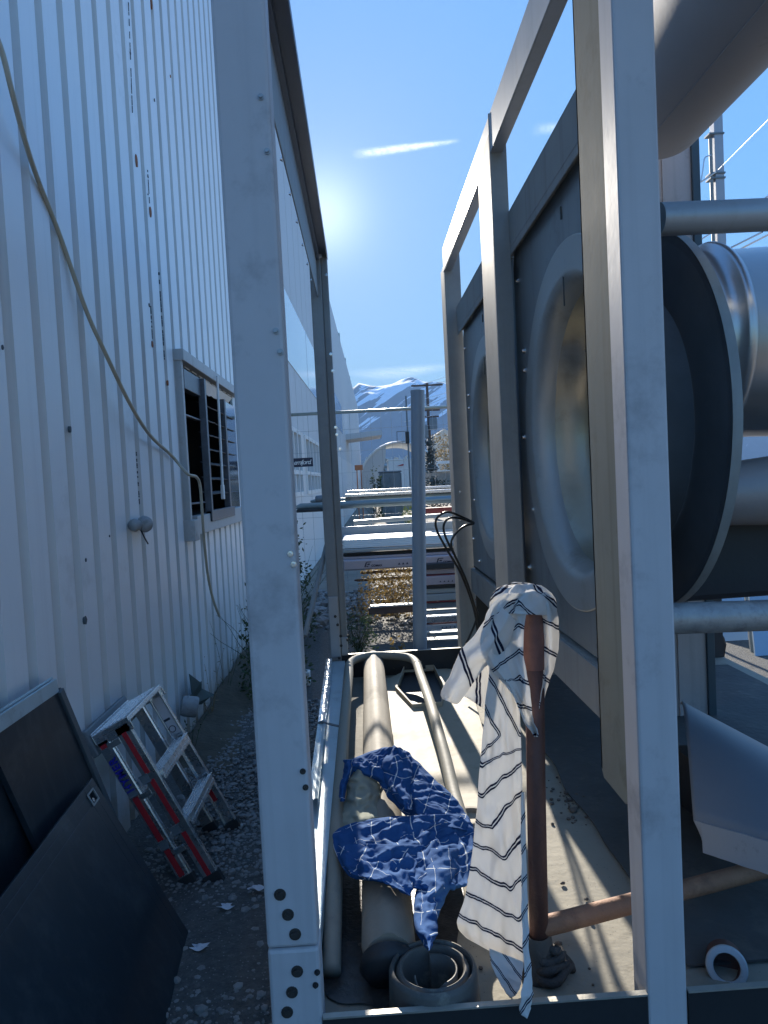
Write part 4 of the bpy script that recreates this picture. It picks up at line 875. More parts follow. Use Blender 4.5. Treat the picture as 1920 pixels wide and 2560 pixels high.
put(layer([(1222, 1600, 1300, 1600), (1222, 1680, 1302, 1680), (1213, 1760, 1300, 1760), (1205, 1850, 1303, 1850), (1197, 1950, 1305, 1960), (1190, 2040, 1306, 2050), (1180, 2130, 1308, 2150), (1166, 2225, 1309, 2250), (1146, 2290, 1308, 2340), (1143, 2318, 1309, 2400), (1165, 2345, 1310, 2425)], d1, ph1, 24, 90, .016, 1, 3), 'long_drape')
put(layer([(1222, 2370, 1310, 2405), (1228, 2410, 1306, 2440), (1248, 2455, 1300, 2470), (1274, 2496, 1288, 2490)], lambda u, v, x, y: 1.75-.06*v, lambda x, y: ((y-1.4*(x-1250))/60, x/60), 8, 24, .006, 2, 3), 'lower_flap')
put(layer([(1303, 1980, 1313, 1980), (1303, 2120, 1315, 2120), (1304, 2250, 1320, 2250), (1306, 2350, 1322, 2350), (1311, 2430, 1329, 2430), (1302, 2490, 1333, 2480), (1299, 2530, 1330, 2500), (1318, 2548, 1328, 2520)], lambda u, v, x, y: 1.788-.240*min(1, max(0, (y-1980)/510))**1.3+.01*u, lambda x, y: ((y+1.5*(x-1310))/80, x/70), 6, 60, .004, 3, 4), 'hanging_edge')
put(layer([(1238, 1500, 1300, 1560), (1192, 1580, 1255, 1640), (1150, 1628, 1213, 1668), (1124, 1690, 1180, 1712), (1102, 1728, 1150, 1755), (1106, 1748, 1136, 1760)], lambda u, v, x, y: 1.80-.03*math.sin(u*3.1), lambda x, y: ((y-3.0*(x-1150))/300+.1, x/90), 14, 30, .010, 4, 3), 'side_flap')
put(layer([(1205, 1620, 1250, 1620), (1180, 1680, 1240, 1680), (1160, 1735, 1232, 1760), (1165, 1742, 1228, 1785)], lambda u, v, x, y: 1.835, lambda x, y: ((x-1196)/80+.5, y/80), 10, 24, .005, 5), 'back_layer')
put(layer([(1262, 1482, 1318, 1482), (1222, 1520, 1318, 1520), (1208, 1565, 1311, 1565), (1200, 1615, 1309, 1625), (1212, 1650, 1316, 1680), (1240, 1690, 1326, 1730), (1268, 1718, 1331, 1780), (1287, 1748, 1334, 1805), (1305, 1790, 1343, 1822), (1328, 1828, 1346, 1838), (1336, 1842, 1344, 1842)],
          lambda u, v, x, y: 1.775+.02*abs(u-.45)-.012*math.sin(u*7+v*2), lambda x, y: ((y+(.78*(x-1250) if x < 1300-(y-1600)*-.05 and y < 1700 else (.62*(1300-1250)-.35*(x-1300))))/66+.30, x/70), 22, 56, .015, 6, 3), 'front_drape')
put(layer([(1334, 1498, 1366, 1478), (1337, 1530, 1390, 1515), (1339, 1580, 1398, 1575), (1340, 1640, 1394, 1635), (1341, 1700, 1377, 1695), (1342, 1750, 1359, 1750), (1343, 1792, 1347, 1792)], lambda u, v, x, y: 1.865-.05*math.sin(u*2.6), lambda x, y: ((y-.55*(x-1340))/72+.12, x/70), 12, 50, .007, 7, 2), 'right_loop')
put(layer([(1280, 1462, 1324, 1458), (1252, 1466, 1352, 1464), (1236, 1478, 1374, 1478), (1226, 1496, 1388, 1496), (1224, 1516, 1393, 1518), (1232, 1532, 1390, 1540)], lambda u, v, x, y: 1.86-.09*math.sin(v*1.75)*math.sin(.3+u*2.6), lambda x, y: ((y+.9*(x-1300) if x < 1290 else y-.9*(x-1300))/80+.62, x/70), 28, 20, .012, 8, 2), 'knot')
put(layer([(1300, 1456, 1310, 1456), (1262, 1462, 1350, 1462), (1245, 1474, 1372, 1478), (1240, 1500, 1386, 1505)], lambda u, v, x, y: 1.86+.05*v, lambda x, y: (y/80+.2, x/70), 16, 14, .01, 9), 'knot_back')

bc = thing('blue_cloth', 'crumpled blue checked cloth with white lines heaped over the long pipe', 'cloth', at(980, 2200, Y=2.1))
def dB(u, v, px, py):
    base = 2.80-(py-1865)*.72/335; return base-.07*math.sin(math.pi*u)**.7
def crump(px, py, s, a=1):
    q = Vector((px/34, py/26, s)); return a*(.075*(abs(noise.noise(q*.5))**.8-.25)+.050*(abs(noise.noise(q*1.15+Vector((7, 3, 1))))-.2)+.014*noise.noise(q*2.6))
def phB(s, ang, per=58):
    c, t = math.cos(ang), math.sin(ang)
    def f(x, y):
        x += 15*noise.noise(Vector((x/90, y/70, s)))+2.5*noise.noise(Vector((x/16, y/14, s))); y += 15*noise.noise(Vector((x/85, y/75, s+9)))+2.5*noise.noise(Vector((x/15, y/13, s+4)))
        return ((x*c+y*t)/per, (-x*t+y*c)/(per*.8))
    return f
def putB(rows, s, ang, name, nu=56, nv=60, dd=0, per=52, a=.35):
    b = layer(rows, lambda u, v, x, y: dB(u, v, x, y)+dd+crump(x, y, s, a), phB(s, ang, per), nu, nv, .004, s, 5)
    return crease(b.build(name, BLUEC, bc, smooth=True, solid=.0022, sub=1), s, .023, 16)
putB([(970, 1868, 1000, 1868), (928, 1878, 1022, 1882), (885, 1895, 1042, 1902), (862, 1915, 1068, 1928), (890, 1932, 1092, 1952), (940, 1950, 1118, 1975), (958, 1975, 1140, 1998), (975, 2000, 1158, 2022), (1000, 2025, 1174, 2048), (1018, 2045, 1182, 2080)], 11, .35, 'upper_fold', dd=-.01)
putB([(985, 1862, 1010, 1880), (972, 1880, 1024, 1896), (955, 1905, 1030, 1925), (958, 1940, 1028, 1960), (975, 1975, 1030, 1990), (995, 2005, 1032, 2010), (1015, 2022, 1030, 2024)], 17, .15, 'hanging_fold', 18, 40, dd=-.07, per=56)
putB([(858, 1898, 885, 1898), (860, 1925, 882, 1930), (850, 1960, 868, 1960), (848, 1990, 863, 1992), (852, 2004, 862, 2004)], 12, .1, 'left_fold', 14, 30)
putB([(990, 2040, 1150, 2034), (905, 2052, 1176, 2052), (858, 2066, 1184, 2072), (832, 2086, 1184, 2100), (834, 2115, 1182, 2130), (846, 2150, 1178, 2162), (862, 2178, 1172, 2195), (884, 2196, 1166, 2214), (960, 2206, 1156, 2218), (1005, 2222, 1130, 2224)], 13, -.25, 'lower_fold', 84, 50, dd=-.03)
putB([(842, 2108, 1060, 2112), (850, 2135, 1050, 2140), (862, 2165, 1040, 2172), (885, 2190, 1035, 2205), (930, 2200, 1030, 2228), (1000, 2220, 1026, 2240)], 19, .5, 'front_roll', 56, 30, dd=-.085, per=46)
putB([(1062, 2120, 1150, 2120), (1052, 2165, 1142, 2170), (1042, 2210, 1130, 2212), (1036, 2250, 1112, 2250), (1034, 2290, 1096, 2292), (1040, 2330, 1094, 2330), (1058, 2360, 1086, 2350), (1070, 2378, 1076, 2374)], 14, 1.5, 'tail', 18, 44, dd=-.05, per=54)
gc = cloth_mat("grey_green_cloth", (.33, .35, .29), (.33, .35, .29), 'check', .1)
b = layer([(870, 1925, 948, 1922), (862, 1950, 956, 1945), (868, 1985, 950, 1975), (858, 2015, 952, 2010), (852, 2045, 955, 2040), (858, 2075, 950, 2060)], lambda u, v, x, y: dB(u, v, x, y)+.035+crump(x, y, 21, .6), lambda x, y: (x/50, y/50), 30, 40, .006, 21, 3)
solo('grey_cloth', b, gc, 'faded grey green rag tucked between the folds of the blue cloth', 'cloth', smooth=True, solid=.003)
mxb = at(1010, 2000, Y=2.45); b = MB(); b.box(.142, .235, 2.50, 2.58, .315, .470); b.box(.138, .239, 2.496, 2.584, .470, .478)
solo('maroon_box', b, MAROON, 'dark maroon box beside the long pipe, mostly covered by the blue cloth', 'box', bevel=.004)
b = MB(); b.lathe([(0, .075), (.03, .08), (.10, .078), (.125, .068), (.125, .055), (.02, .05)], at(1178, 2040, Y=2.6)-Vector((0, 0, .12)), (0, 0, 1), 36); b.lathe([(-.15, .04), (0, .05)], at(1178, 2040, Y=2.6)-Vector((0, 0, .12)), (0, 0, 1), 20)
solo('round_cap', b, DUCTM, 'dusty round cap peeping out between the blue cloth and the white towel', 'cap', smooth=True, autosm=40)

# ================================================================ behind the rack
def rod(name, a, c, r, m, label, cat, grp=None, n=16):
    b = MB(); b.tube([a, c], r, n); return solo(name, b, m, label, cat, group=grp, smooth=True, autosm=50)
pp = at(1044, 1620, Y=4.98); b = MB(); tz = at(1044, 976, Y=4.98)
b.tube([Vector((pp.x, 4.98, 0)), Vector((tz.x, 4.98, tz.z))], .0485, 32); b.build
solo('grey_post', b, mat("blue_grey_paint", (.34, .42, .50), .4, .15, var=.06, vs=3, streak=.1, bump=.02), 'round blue grey post standing upright just behind the rack', 'post', smooth=True, autosm=50)
rod('brace', at(822, 1340, Y=4.9), at(762, 1590, Y=4.4), .016, GALV2, 'thin slanting brace beside the far left rack post', 'brace')
# construction fence and its sign
FY = 8.7; ft = at(900, 1026, Y=FY).z
fn_ = thing('wire_fence', 'mobile wire mesh fence with a galvanised top rail behind the rack', 'fence', (.1, FY, 0))
fx0, fx1 = wX(FY)+.06, 2.9; b = MB(); b.tube([(fx0, FY, ft-.015), (fx1, FY, ft+.0)], .019, 14); b.build('top_rail', mat("fence_tube", (.42, .45, .40), .4, .6, var=.1), fn_, smooth=True)
for x_ in (fx0, fx1): b = MB(); b.tube([(x_, FY, 0), (x_, FY, ft)], .019, 10); b.build('upright', GALV, fn_)
b = MB(); x_ = fx0+.1
while x_ < fx1: b.tube([(x_, FY, .1), (x_, FY, ft)], .0022, 4, cap=False); x_ += .125
for k in range(9): b.tube([(fx0, FY+.004, .15+.26*k), (fx1, FY+.004, .15+.26*k)], .0022, 4, cap=False)
b.build('mesh', GALV, fn_)
A_ = at(716, 1147, Y=FY-.03); B2 = at(783, 1165, Y=FY-.03); b = MB(); b.box(A_.x, B2.x, FY-.036, FY-.03, B2.z-.004, A_.z)
sg = thing('fence_sign', 'small black sign with white script lettering hanging on the wire fence', 'sign', (A_.x, FY-.03, B2.z))
b.build('board', INKM, sg)
text_mesh("ernfjord.", .078, Matrix.Translation((at(733, 1150, Y=FY-.04).x, FY-.0375, B2.z+.026)) @ Matrix.Rotation(R(90), 4, 'X'), 'lettering', WHITEP, sg, ext=.0006, font_shear=.35, spacing=.80, bold=.0008)

def YM(y): return 7.0+(y-5.1)*2.0
# stacked long goods behind the rack (one thing each)
def beam(px0, px1, pyc, th_, Yd, m, label, name='stacked_profile', cat='profile', dy=.08, bump_=0, grp='long profiles stacked behind the rack', tilt=0, bev=.004, x1=None, kind='box'):
    Yd = YM(Yd); x1 = x1*1.4 if x1 is not None else None; bev = bev*1.2; dy = dy*1.3
    a = at(px0, pyc+(903-px0)*.0525, Y=Yd); c = at(px1, pyc+(903-px1)*.0525, Y=Yd); h = th_/1800*Yd
    x1 = x1 if x1 is not None else c.x
    b = MB()
    if kind == 'box':
        M = Matrix.Translation((a.x, Yd, a.z-h/2)) @ Matrix.Rotation(-tilt, 4, 'Y'); L = x1-a.x
        b.box(0, L, 0, dy, 0, h, M=M)
    else: b.tube([Vector((a.x, Yd, a.z)), Vector((a.x+.05, Yd, a.z)), Vector((x1, Yd, a.z+math.tan(tilt)*(x1-a.x)))], [h*.22, h*.5, h*.5], 16)
    return solo(name, b, m, label, cat, group=grp, bevel=0 if kind != 'box' else bev, smooth=(kind != 'box'), autosm=50 if kind != 'box' else None), a
PURP = mat("lilac_profile", (.42, .38, .42), .35, .4, var=.08, vs=3, bump=.02)
GREYF = mat("grey_profile", (.36, .39, .39), .4, .4, var=.1, vs=4, bump=.03)
SHD = mat("brown_beam", (.13, .09, .075), .7, 0, var=.3, bump=.1)
beam(868, 0, 1228, 6, 5.55, ALU, 'topmost shiny aluminium rail of the pile behind the rack', x1=1.9)
beam(862, 0, 1238, 8, 5.45, ALU, 'second shiny rail, just under the topmost rail of the pile', x1=1.9)
beam(776, 0, 1247, 11, 5.50, PIPEM, 'green grey pipe with a dark coupler, second pipe from the top of the pile', name='stacked_pipe', cat='pipe', kind='tube', x1=1.9, grp='pipes stacked behind the rack')
b = MB(); q = at(800, 1243+5, Y=YM(5.50)-.05); b.lathe([(0, .02), (.01, .035), (.07, .038), (.12, .03), (.12, .02)], q-Vector((.05, 0, -.005)), (1, 0, 0), 16); solo('pipe_coupler', b, CONTM, 'dark coupler on the green grey pipe, left of the far left post', 'coupler', smooth=True, autosm=50)
b = MB(); b.lathe([(0, .03), (.10, .034), (.10, .01)], at(876, 1243, Y=YM(5.5)-.05), (1, 0, 0), 16)
solo('pipe_coupler', b, CONTM, 'dark coupler on the green grey pipe, right of the far left post', 'coupler', smooth=True, autosm=50)
beam(740, 0, 1260, 19, 5.40, PIPEM, 'thick green grey pipe with a tapered end, lowest pipe of the pile', name='stacked_pipe', cat='pipe', kind='tube', x1=1.9, grp='pipes stacked behind the rack')
beam(741, 830, 1270, 7, 5.35, BLACK, 'short thin dark bar under the thick pipe at the fence', name='dark_bar', cat='bar', grp=None)
beam(1062, 0, 1286, 14, 5.7, mat("deep_red", (.20, .03, .03), .5, 0, var=.1), 'dark red bar in the right half of the pile', name='red_bar', cat='bar', grp=None, x1=1.9)
beam(884, 0, 1306, 10, 5.35, GREYF, 'light grey slat lying slightly askew on the white panels', x1=1.7, tilt=R(1.6))
beam(1075, 0, 1300, 9, 5.5, WHITEP, 'white slat at the right of the pile above the hoses', x1=1.7)
BLS = mat("blue_sheet", (.38, .45, .52), .35, .2, var=.06, vs=2, bump=.02)
beam(848, 0, 1330, 30, 5.62, BLS, 'pale blue grey sheet standing behind the white panels in the pile', name='stacked_sheet', cat='sheet', grp=None, x1=1.9, dy=.02)
for k in range(5):
    beam(856+k % 2*3, 0, 1350+k*4.4, 4.0, 5.22-.004*k, WHITEP, ['uppermost', 'second', 'third', 'fourth', 'lowest'][k]+' thin white panel of the five in the bright stack behind the rack', name='white_board_sheet', cat='panel', grp='white panels stacked behind the rack', x1=1.7, dy=.55, bev=.002)
beam(858, 0, 1376, 8, 5.18, GREYF, 'plain grey profile directly under the white panels', x1=1.7)
beam(858, 0, 1386, 6, 5.22, BLACK, 'thin black bar under the grey profile in the pile', name='dark_bar', cat='bar', grp=None, x1=1.7)
o, a = beam(858, 0, 1395, 8, 5.20, PURP, 'narrow lilac grey profile just above the printed profile', x1=1.7)
def dots(yc, px_list, Yd, root_mat=INKM, s_=.013, parent=None, ph=0):
    for px in px_list:
        p = at(px, yc+(903-px)*.0525, Y=YM(Yd)-.003); s_ = s_*1.0; b = MB(); b.prism([p+Vector((-s_, 0, -s_*.8)), p+Vector((s_, 0, -s_*.8)), p+Vector((0, 0, s_))], (0, -.001, 0)); b.build('printed_mark', root_mat, parent)
def pbeam(*a_, **k_):
    o, a = beam(*a_, **k_); bpy.context.view_layer.update(); return o
o1 = pbeam(858, 0, 1412, 27, 5.15, PURP, 'printed lilac grey profile with two dark logos, in the middle of the pile', x1=1.7, dy=.1, bev=.012)
for px in (914, 1094):
    p = at(px, 1412+(903-px)*.0525, Y=YM(5.15)-.003); b = MB(); K = 1.4
    for (x0, x1_, z0, z1) in [(0, .035, .014, .019), (-.004, .006, -.018, .014), (.012, .030, -.004, .006), (.010, .024, -.018, -.012)]: b.prism([p+K*Vector((x0+z0*.35, 0, z0)), p+K*Vector((x1_+z0*.35, 0, z0)), p+K*Vector((x1_+z1*.35, 0, z1)), p+K*Vector((x0+z1*.35, 0, z1))], (0, -.001, 0))
    b.build('logo_mark', INKM, o1)
    text_mesh("COMAX", .030, Matrix.Translation(p+Vector((.056, -.001, -.025))) @ Matrix.Rotation(R(90), 4, 'X'), 'logo_letters', INKM, o1, ext=.0005, spacing=.95, bold=.0012)
dots(1414, [998, 1008, 1018, 1172], 5.147, parent=o1)
RED2 = mat("red_line", (.30, .04, .05), .5, 0, bump=0)
rt = [(1426, 14, BLACK, 'dark slot bar under the printed profile, right of the grey post'), (1437, 15, mat("dusty_red", (.38, .30, .29), .5, .2, var=.1), 'dusty pinkish profile below the dark slot, right of the grey post'),
      (1448, 3, RED2, 'thin red strip between two profiles, right of the grey post'), (1461, 22, PURP, 'lilac profile with four small dots, right of the grey post'), (1477, 8, BLACK, 'black gap bar under the dotted lilac profile'),
      (1487, 12, GREYF, 'grey rail fifth from the bottom, right of the grey post'), (1504, 16, GREYF, 'wider grey rail above the red edged board'), (1515, 3, RED2, 'red edge strip above the dark board'), (1524, 14, CONTM, 'dark grey board in the lower right of the pile'),
      (1543, 8, GREYF, 'thin light grey rail under the dark board'), (1559, 15, ALU, 'bright aluminium rail above the lower dotted profile'), (1570, 3, RED2, 'lowest red strip of the pile'), (1579, 13, mat("grey_white", (.45, .45, .44), .4, .2, var=.08), 'lower dotted profile close above the tray edge'), (1597, 10, GREYF, 'last but one grey rail at the bottom of the pile'), (1616, 14, WHITEP, 'bottom whitish rail of the pile, right of the grey post')]
for k, (yy, th_, m_, lab) in enumerate(rt):
    o = pbeam(1058, 0, yy, th_, 5.10+.012*(k % 3), m_, lab, x1=1.6, dy=.10, bev=.003, grp='long profiles stacked behind the rack')
    if yy == 1461: dots(1464, [1101, 1111, 1121, 1131], 5.10+.012*(k % 3)-.003, s_=.009, parent=o)
    if yy == 1579: dots(1579, [1106, 1116, 1126, 1137], 5.10+.012*(k % 3)-.003, s_=.009, parent=o)
beam(925, 1062, 1519, 4, 5.30, WHITEP, 'narrow bright topped strip on the brown beam, left of the grey post', name='wood_strip', cat='strip', grp=None)
beam(922, 1062, 1530, 16, 5.30, SHD, 'dark brown beam low behind the rack, left of the grey post', name='brown_beam', cat='beam', grp=None)
beam(900, 1062, 1432, 8, 5.8, SHD, 'upper of two brown tubes under the printed profile', name='brown_tube', cat='tube', grp='two brown tubes', kind='tube')
beam(886, 1062, 1450, 8, 5.9, SHD, 'lower of two brown tubes under the printed profile', name='brown_tube', cat='tube', grp='two brown tubes', kind='tube')
# stones and rubble, dry bushes in the gap
stones('rubble', [(random.uniform(-.7, .6), random.uniform(7.6, 10.5), .0) for _ in range(500)], .015, .06, STONEM, 'rubble and stones on the ground behind the rack', 'rubble')
def bush(x, y, rx, ry, rz, n, label, m, leaf=.03, seed=1, name='bush'):
    random.seed(seed); b = MB()
    for k in range(26):
        p = Vector((x+random.uniform(-.1, .1)*rx, y, .02)); pts = [p.copy()]; d = Vector((random.uniform(-.6, .6), random.uniform(-.4, .4), 1)).normalized()
        for i in range(5): p = p+d*rz*.2; d = (d+Vector((random.uniform(-.3, .3), random.uniform(-.3, .3), 0))).normalized(); pts.append(p.copy())
        b.tube(pts, [.004*(1-.15*i) for i in range(6)], 4)
    for k in range(n):
        th_ = random.uniform(0, 6.28); ph = random.random()**.5; zz = random.random(); c = Vector((x+math.cos(th_)*rx*ph*(1-.4*zz), y+math.sin(th_)*ry*ph*(1-.4*zz), .03+rz*zz*(1+.35*noise.noise(Vector((th_*2, zz*3, seed))))))
        if noise.noise(c*7/max(rz, .4)) < -.12: continue
        q = Vector((random.uniform(-1, 1), random.uniform(-1, 1), random.uniform(-.5, 1))).normalized(); s_ = q.orthogonal().normalized(); l_ = leaf*random.uniform(.5, 1.3)
        b.add([c, c+q*l_*.5+s_*l_*.25, c+q*l_, c+q*l_*.5-s_*l_*.25], [(0, 1, 2, 3)])
    return solo(name, b, m, label, 'bush' if name == 'bush' else 'tree', loc=(x, y, 0))
DRYL = mat("dry_leaf", (.34, .24, .09), .7, 0, var=.5, vs=14, bump=0, trans=.45)
bush(.30, 8.3, .52, .4, .62, 5200, 'sunlit golden dry bush behind the pile, left of the grey post', DRYL, .035, 3)
bush(-.75, 5.6, .30, .5, .75, 2600, 'dark green weeds crowding the wall beyond the far left post', LEAF, .045, 4)
bush(-.80, 7.3, .30, .6, 1.0, 2200, 'taller green weeds against the wall under the fence sign', LEAF, .05, 5)
bush(.18, 4.98, .09, .06, .42, 260, 'thin dry yellow weed just left of the foot of the grey post', DRYL, .04, 6)
bush(-.1, 6.6, .22, .2, .35, 500, 'small green weed tuft under the left end of the pile', LEAF, .035, 8)
random.seed(11)
b = MB(); q = at(762, 1700, Z=.05); b.box(q.x-.05, q.x+.04, q.y, q.y+.09, .0, .11); solo('white_block', b, WHITEP, 'small white block on the ground left of the tray', 'block', bevel=.006)

# ================================================================ far yard
def gp(px, Y, z=0): return Vector((at(px, 1200, Y=Y).x, Y, z))
# arched tent
tx = at(998, 1150, Y=60).x; tr_ = 3.35; t_ = thing('arched_tent', 'white arched tent hall with open end, far behind the fence', 'tent', (tx, 60, 0))
b = MB(); zc = at(998, 1106, Y=60).z-tr_; b.grid(lambda u, v: Vector((tx+math.cos(math.pi*(1-u))*tr_, 60+9*v, zc+math.sin(math.pi*u)*tr_)), 30, 6); b.grid(lambda u, v: Vector((tx+(-1)**(1+(u > .5))*tr_, 60+9*v, 0 if (u*3 % 1) < .5 else zc)), 1, 1); b.build('skin', TENTM, t_, smooth=True, solid=.02)
b = MB(); b.prism([Vector((tx-tr_, 60.1, 0))]+[Vector((tx+math.cos(math.pi*(1-i/20))*tr_, 60.1, zc+math.sin(math.pi*i/20)*tr_)) for i in range(9)]+[Vector((tx-tr_*.35, 60.1, zc+tr_*.55)), Vector((tx-tr_*.6, 60.1, 0))], (0, .05, 0)); b.build('end_curtain', TENTM, t_)
for k in range(7):
    y_ = 60+k*1.5; b = MB(); b.tube([Vector((tx-tr_, y_, 0))]+[Vector((tx+math.cos(math.pi*(1-i/20))*(tr_+.04), y_, zc+math.sin(math.pi*i/20)*(tr_+.04))) for i in range(21)]+[Vector((tx+tr_, y_, 0))], .09, 6); b.build('hoop', WHITEP, t_)
def hut(name, px0, px1, pyt, Y, m, label, cat, depth=3, extra=None):
    a, c = at(px0, 1200, Y=Y), at(px1, 1200, Y=Y); zt = at((px0+px1)/2, pyt, Y=Y).z; b = MB(); b.box(a.x, c.x, Y, Y+depth, .05, zt); b.box(a.x-.04, c.x+.04, Y-.04, Y+depth+.04, zt, zt+.06)
    r = thing(name, label, cat, (a.x, Y, 0)); b.build('body', m, r, bevel=.03)
    b = MB(); n_ = max(2, int((c.x-a.x)/.35))
    for k in range(n_+1): x_ = a.x+(c.x-a.x)*k/n_; b.box(x_-.02, x_+.02, Y-.03, Y-.001, .1, zt-.05)
    b.build('ribs', m, r); return r, a, c, zt
r, a, c, zt = hut('white_container', 974, 1046, 1150, 45, WHITEP, 'white container with a red slanted mark in front of the arched tent', 'container')
b = MB(); y_ = 44.94; p = at(992, 1165, Y=y_); b.prism([p, p+Vector((.35, 0, .1)), p+Vector((.45, 0, .1)), p+Vector((.40, 0, 0))], (0, -.01, 0)); b.build('red_mark', REDM, r)
hut('grey_cabinet', 950, 1003, 1181, 30, CONTM, 'dark grey cabinet standing before the white container', 'cabinet', 1)
r, a, c, zt = hut('long_trailer', 1064, 1200, 1178, 50, mat("trailer_grey", (.30, .29, .27), .6, 0, var=.3, vs=1), 'long low grey trailer with a white rail, right of the grey post', 'trailer')
b = MB(); b.box(a.x, a.x+4.5, 49.8, 49.9, zt+.55, zt+.75); b.box(a.x+.8, a.x+4.5, 49.8, 49.9, zt+.02, zt+.10); b.build('white_rail', WHITEP, r)
b = MB(); b.box(*[at(1085, 1200, Y=70).x, at(1140, 1200, Y=70).x, 70, 76, 0, at(1110, 1088, Y=70).z]); b.prism([at(1085, 1089, Y=70), at(1110, 1072, Y=70), at(1140, 1086, Y=70)], (0, 6, 0)); solo('pale_house', b, mat("house", (.60, .55, .47), .8, 0, var=.1), 'pale gabled house far away at the right edge of the gap', 'house')
b = MB(); cz = at(925, 1082, Y=33); xe = at(955, 1080, Y=33).x; b.prism([Vector((-1.0, 33, cz.z-.03)), Vector((xe, 33, cz.z+.10)), Vector((xe, 33, cz.z-.12)), Vector((-1.0, 33, cz.z-.30))], (0, 3, 0)); b.box(-.75, -.6, 33.1, 33.3, 0, cz.z-.3)
solo('entrance_canopy', b, WALL2, 'flat grey entrance canopy sticking out from the end of the long building', 'canopy')
b = MB(); p = at(897, 1169, Y=28); b.box(p.x-.16, p.x+.16, 28, 28.05, p.z-.10, p.z+.10); b.box(p.x-.1, p.x-.06, 28, 28.04, 0, p.z-.1); b.box(p.x+.06, p.x+.1, 28, 28.04, 0, p.z-.1)
solo('orange_barrier', b, ORANGE, 'orange barrier board near the far corner of the long building', 'barrier')
for px, lab in ((934, 'left dark potted shrub before the grey cabinet'), (947, 'right dark potted shrub touching the grey cabinet')):
    p = gp(px, 27); bush(p.x, 27, .10, .1, 1.9, 250, lab, LEAF, .12, int(px))
random.seed(5)
b = MB(); g0, g1 = at(1016, 990, Y=38), at(1022, 1140, Y=38); b.tube([Vector((g1.x, 38, 0)), Vector((g1.x, 38, g0.z))], .045, 8); q0, q1 = at(992, 1079, Y=38), at(1020, 1103, Y=38)
for (x0, z0, x1_, z1) in [(q0.x, q0.z, q1.x, q0.z), (q0.x, q1.z, q1.x, q1.z), (q0.x, q0.z, q0.x, q1.z)]: b.tube([(x0, 38, z0), (x1_, 38, z1)], .02, 6)
gt = thing('signal_mast', 'dark slim mast with a signal head left of the grey post', 'mast', (g1.x, 38, 0)); b.build('mast', CONTM, gt)
b = MB(); q = at(1018, 1094, Y=37.9); b.box(q.x-.10, q.x+.10, 37.7, 37.9, q.z-.32, q.z+.30); b.build('signal_head', BLACK, gt, bevel=.02)
def power_pole(pxt, pyt, Y, label, arms=((0, 1.2), (-1.9, .9), (-2.4, .8))):
    p = at(pxt, pyt, Y=Y); r = thing('power_pole', label, 'pole', (p.x, Y, 0), group='power poles'); b = MB(); b.tube([(p.x, Y, 0), (p.x, Y, p.z)], [.17, .10], 10); b.build('pole', SHD, r)
    for dz, L in arms: b = MB(); b.box(p.x-L, p.x+L, Y-.06, Y+.06, p.z-.25+dz, p.z-.12+dz); b.build('crossarm', SHD, r)
    return p
P1 = power_pole(1067, 957, 55, 'wooden power pole with crossarms, tallest thing right of the grey post')
b = MB(); b.box(P1.x+.0, P1.x+.6, 54.5, 55, P1.z-3.6, P1.z-2.7); b.box(P1.x-.5, P1.x-.1, 54.5, 55, P1.z-4.2, P1.z-3.2); solo('transformer', b, CONTM, 'pair of dark transformer boxes on the wooden power pole', 'transformer', bevel=.05)
bush(at(1076, 1150, Y=40).x, 40, .38, .38, at(1076, 1110, Y=40).z, 1500, 'slim dark cypress like tree below the power pole', mat('cypress', (.12, .13, .12), .9, 0, var=.3, bump=0), .22, 21, 'tree')
bush(at(1105, 1150, Y=62).x, 62, 1.6, 1.6, at(1100, 1095, Y=62).z, 1500, 'bare brownish tree between power pole and right unit', DRY, .25, 22, 'tree')
bush(at(1090, 1150, Y=34).x, 34, 1.5, .6, 1.35, 2500, 'dark low hedge behind the pile, right of the grey post', mat("dark_hedge", (.05, .055, .035), .8, 0, var=.4, vs=6, bump=0), .12, 23)
bush(at(1014, 1150, Y=25).x, 25, .22, .2, 1.05, 400, 'little yellow green bush left of the grey post', mat("yellow_leaf", (.35, .36, .06), .7, 0, var=.3, bump=0), .09, 24)
random.seed(9)
WIRE = mat("wire", (.75, .75, .75), .4, .5, var=.05, bump=0)
for k, ((xa_, ya_), (xb_, yb_)) in enumerate([((1064, 958), (1130, 920)), ((1070, 962), (1140, 930)), ((1046, 1000), (1120, 965)), ((1040, 1024), (1125, 972)), ((1010, 1055), (1130, 1010)), ((1066, 1075), (1130, 1052))]):
    a, c = at(xa_, ya_, Y=55), at(xb_, yb_, Y=40); d = c-a; b = MB(); b.tube([a+d*t-Vector((0, 0, .4*math.sin(math.pi*t/3))) for t in (0, .25, .5, 1, 2, 3)], .014, 4, cap=False)
    solo('power_line', b, WIRE, 'thin pale overhead power line crossing the mountain behind the pole', 'cable', group='overhead power lines')
bush(2.5, 130, 34, 5, 4.5, 9000, 'distant row of hazy trees closing the yard far behind', mat('hazy_leaf', (.42, .45, .45), .8, 0, var=.2, bump=0), 1.5, 31, 'tree')  # air haze painted into the leaf colour
hut('long_shed', 700, 885, 1150, 110, WALL2, 'long pale shed far away at the left end of the yard', 'shed', 10)
hut('brown_shed', 1095, 1400, 1140, 95, mat('shed_brown', (.25, .20, .16), .7, 0, var=.2, bump=0), 'brownish shed far away at the right of the yard', 'shed', 10)
random.seed(9)
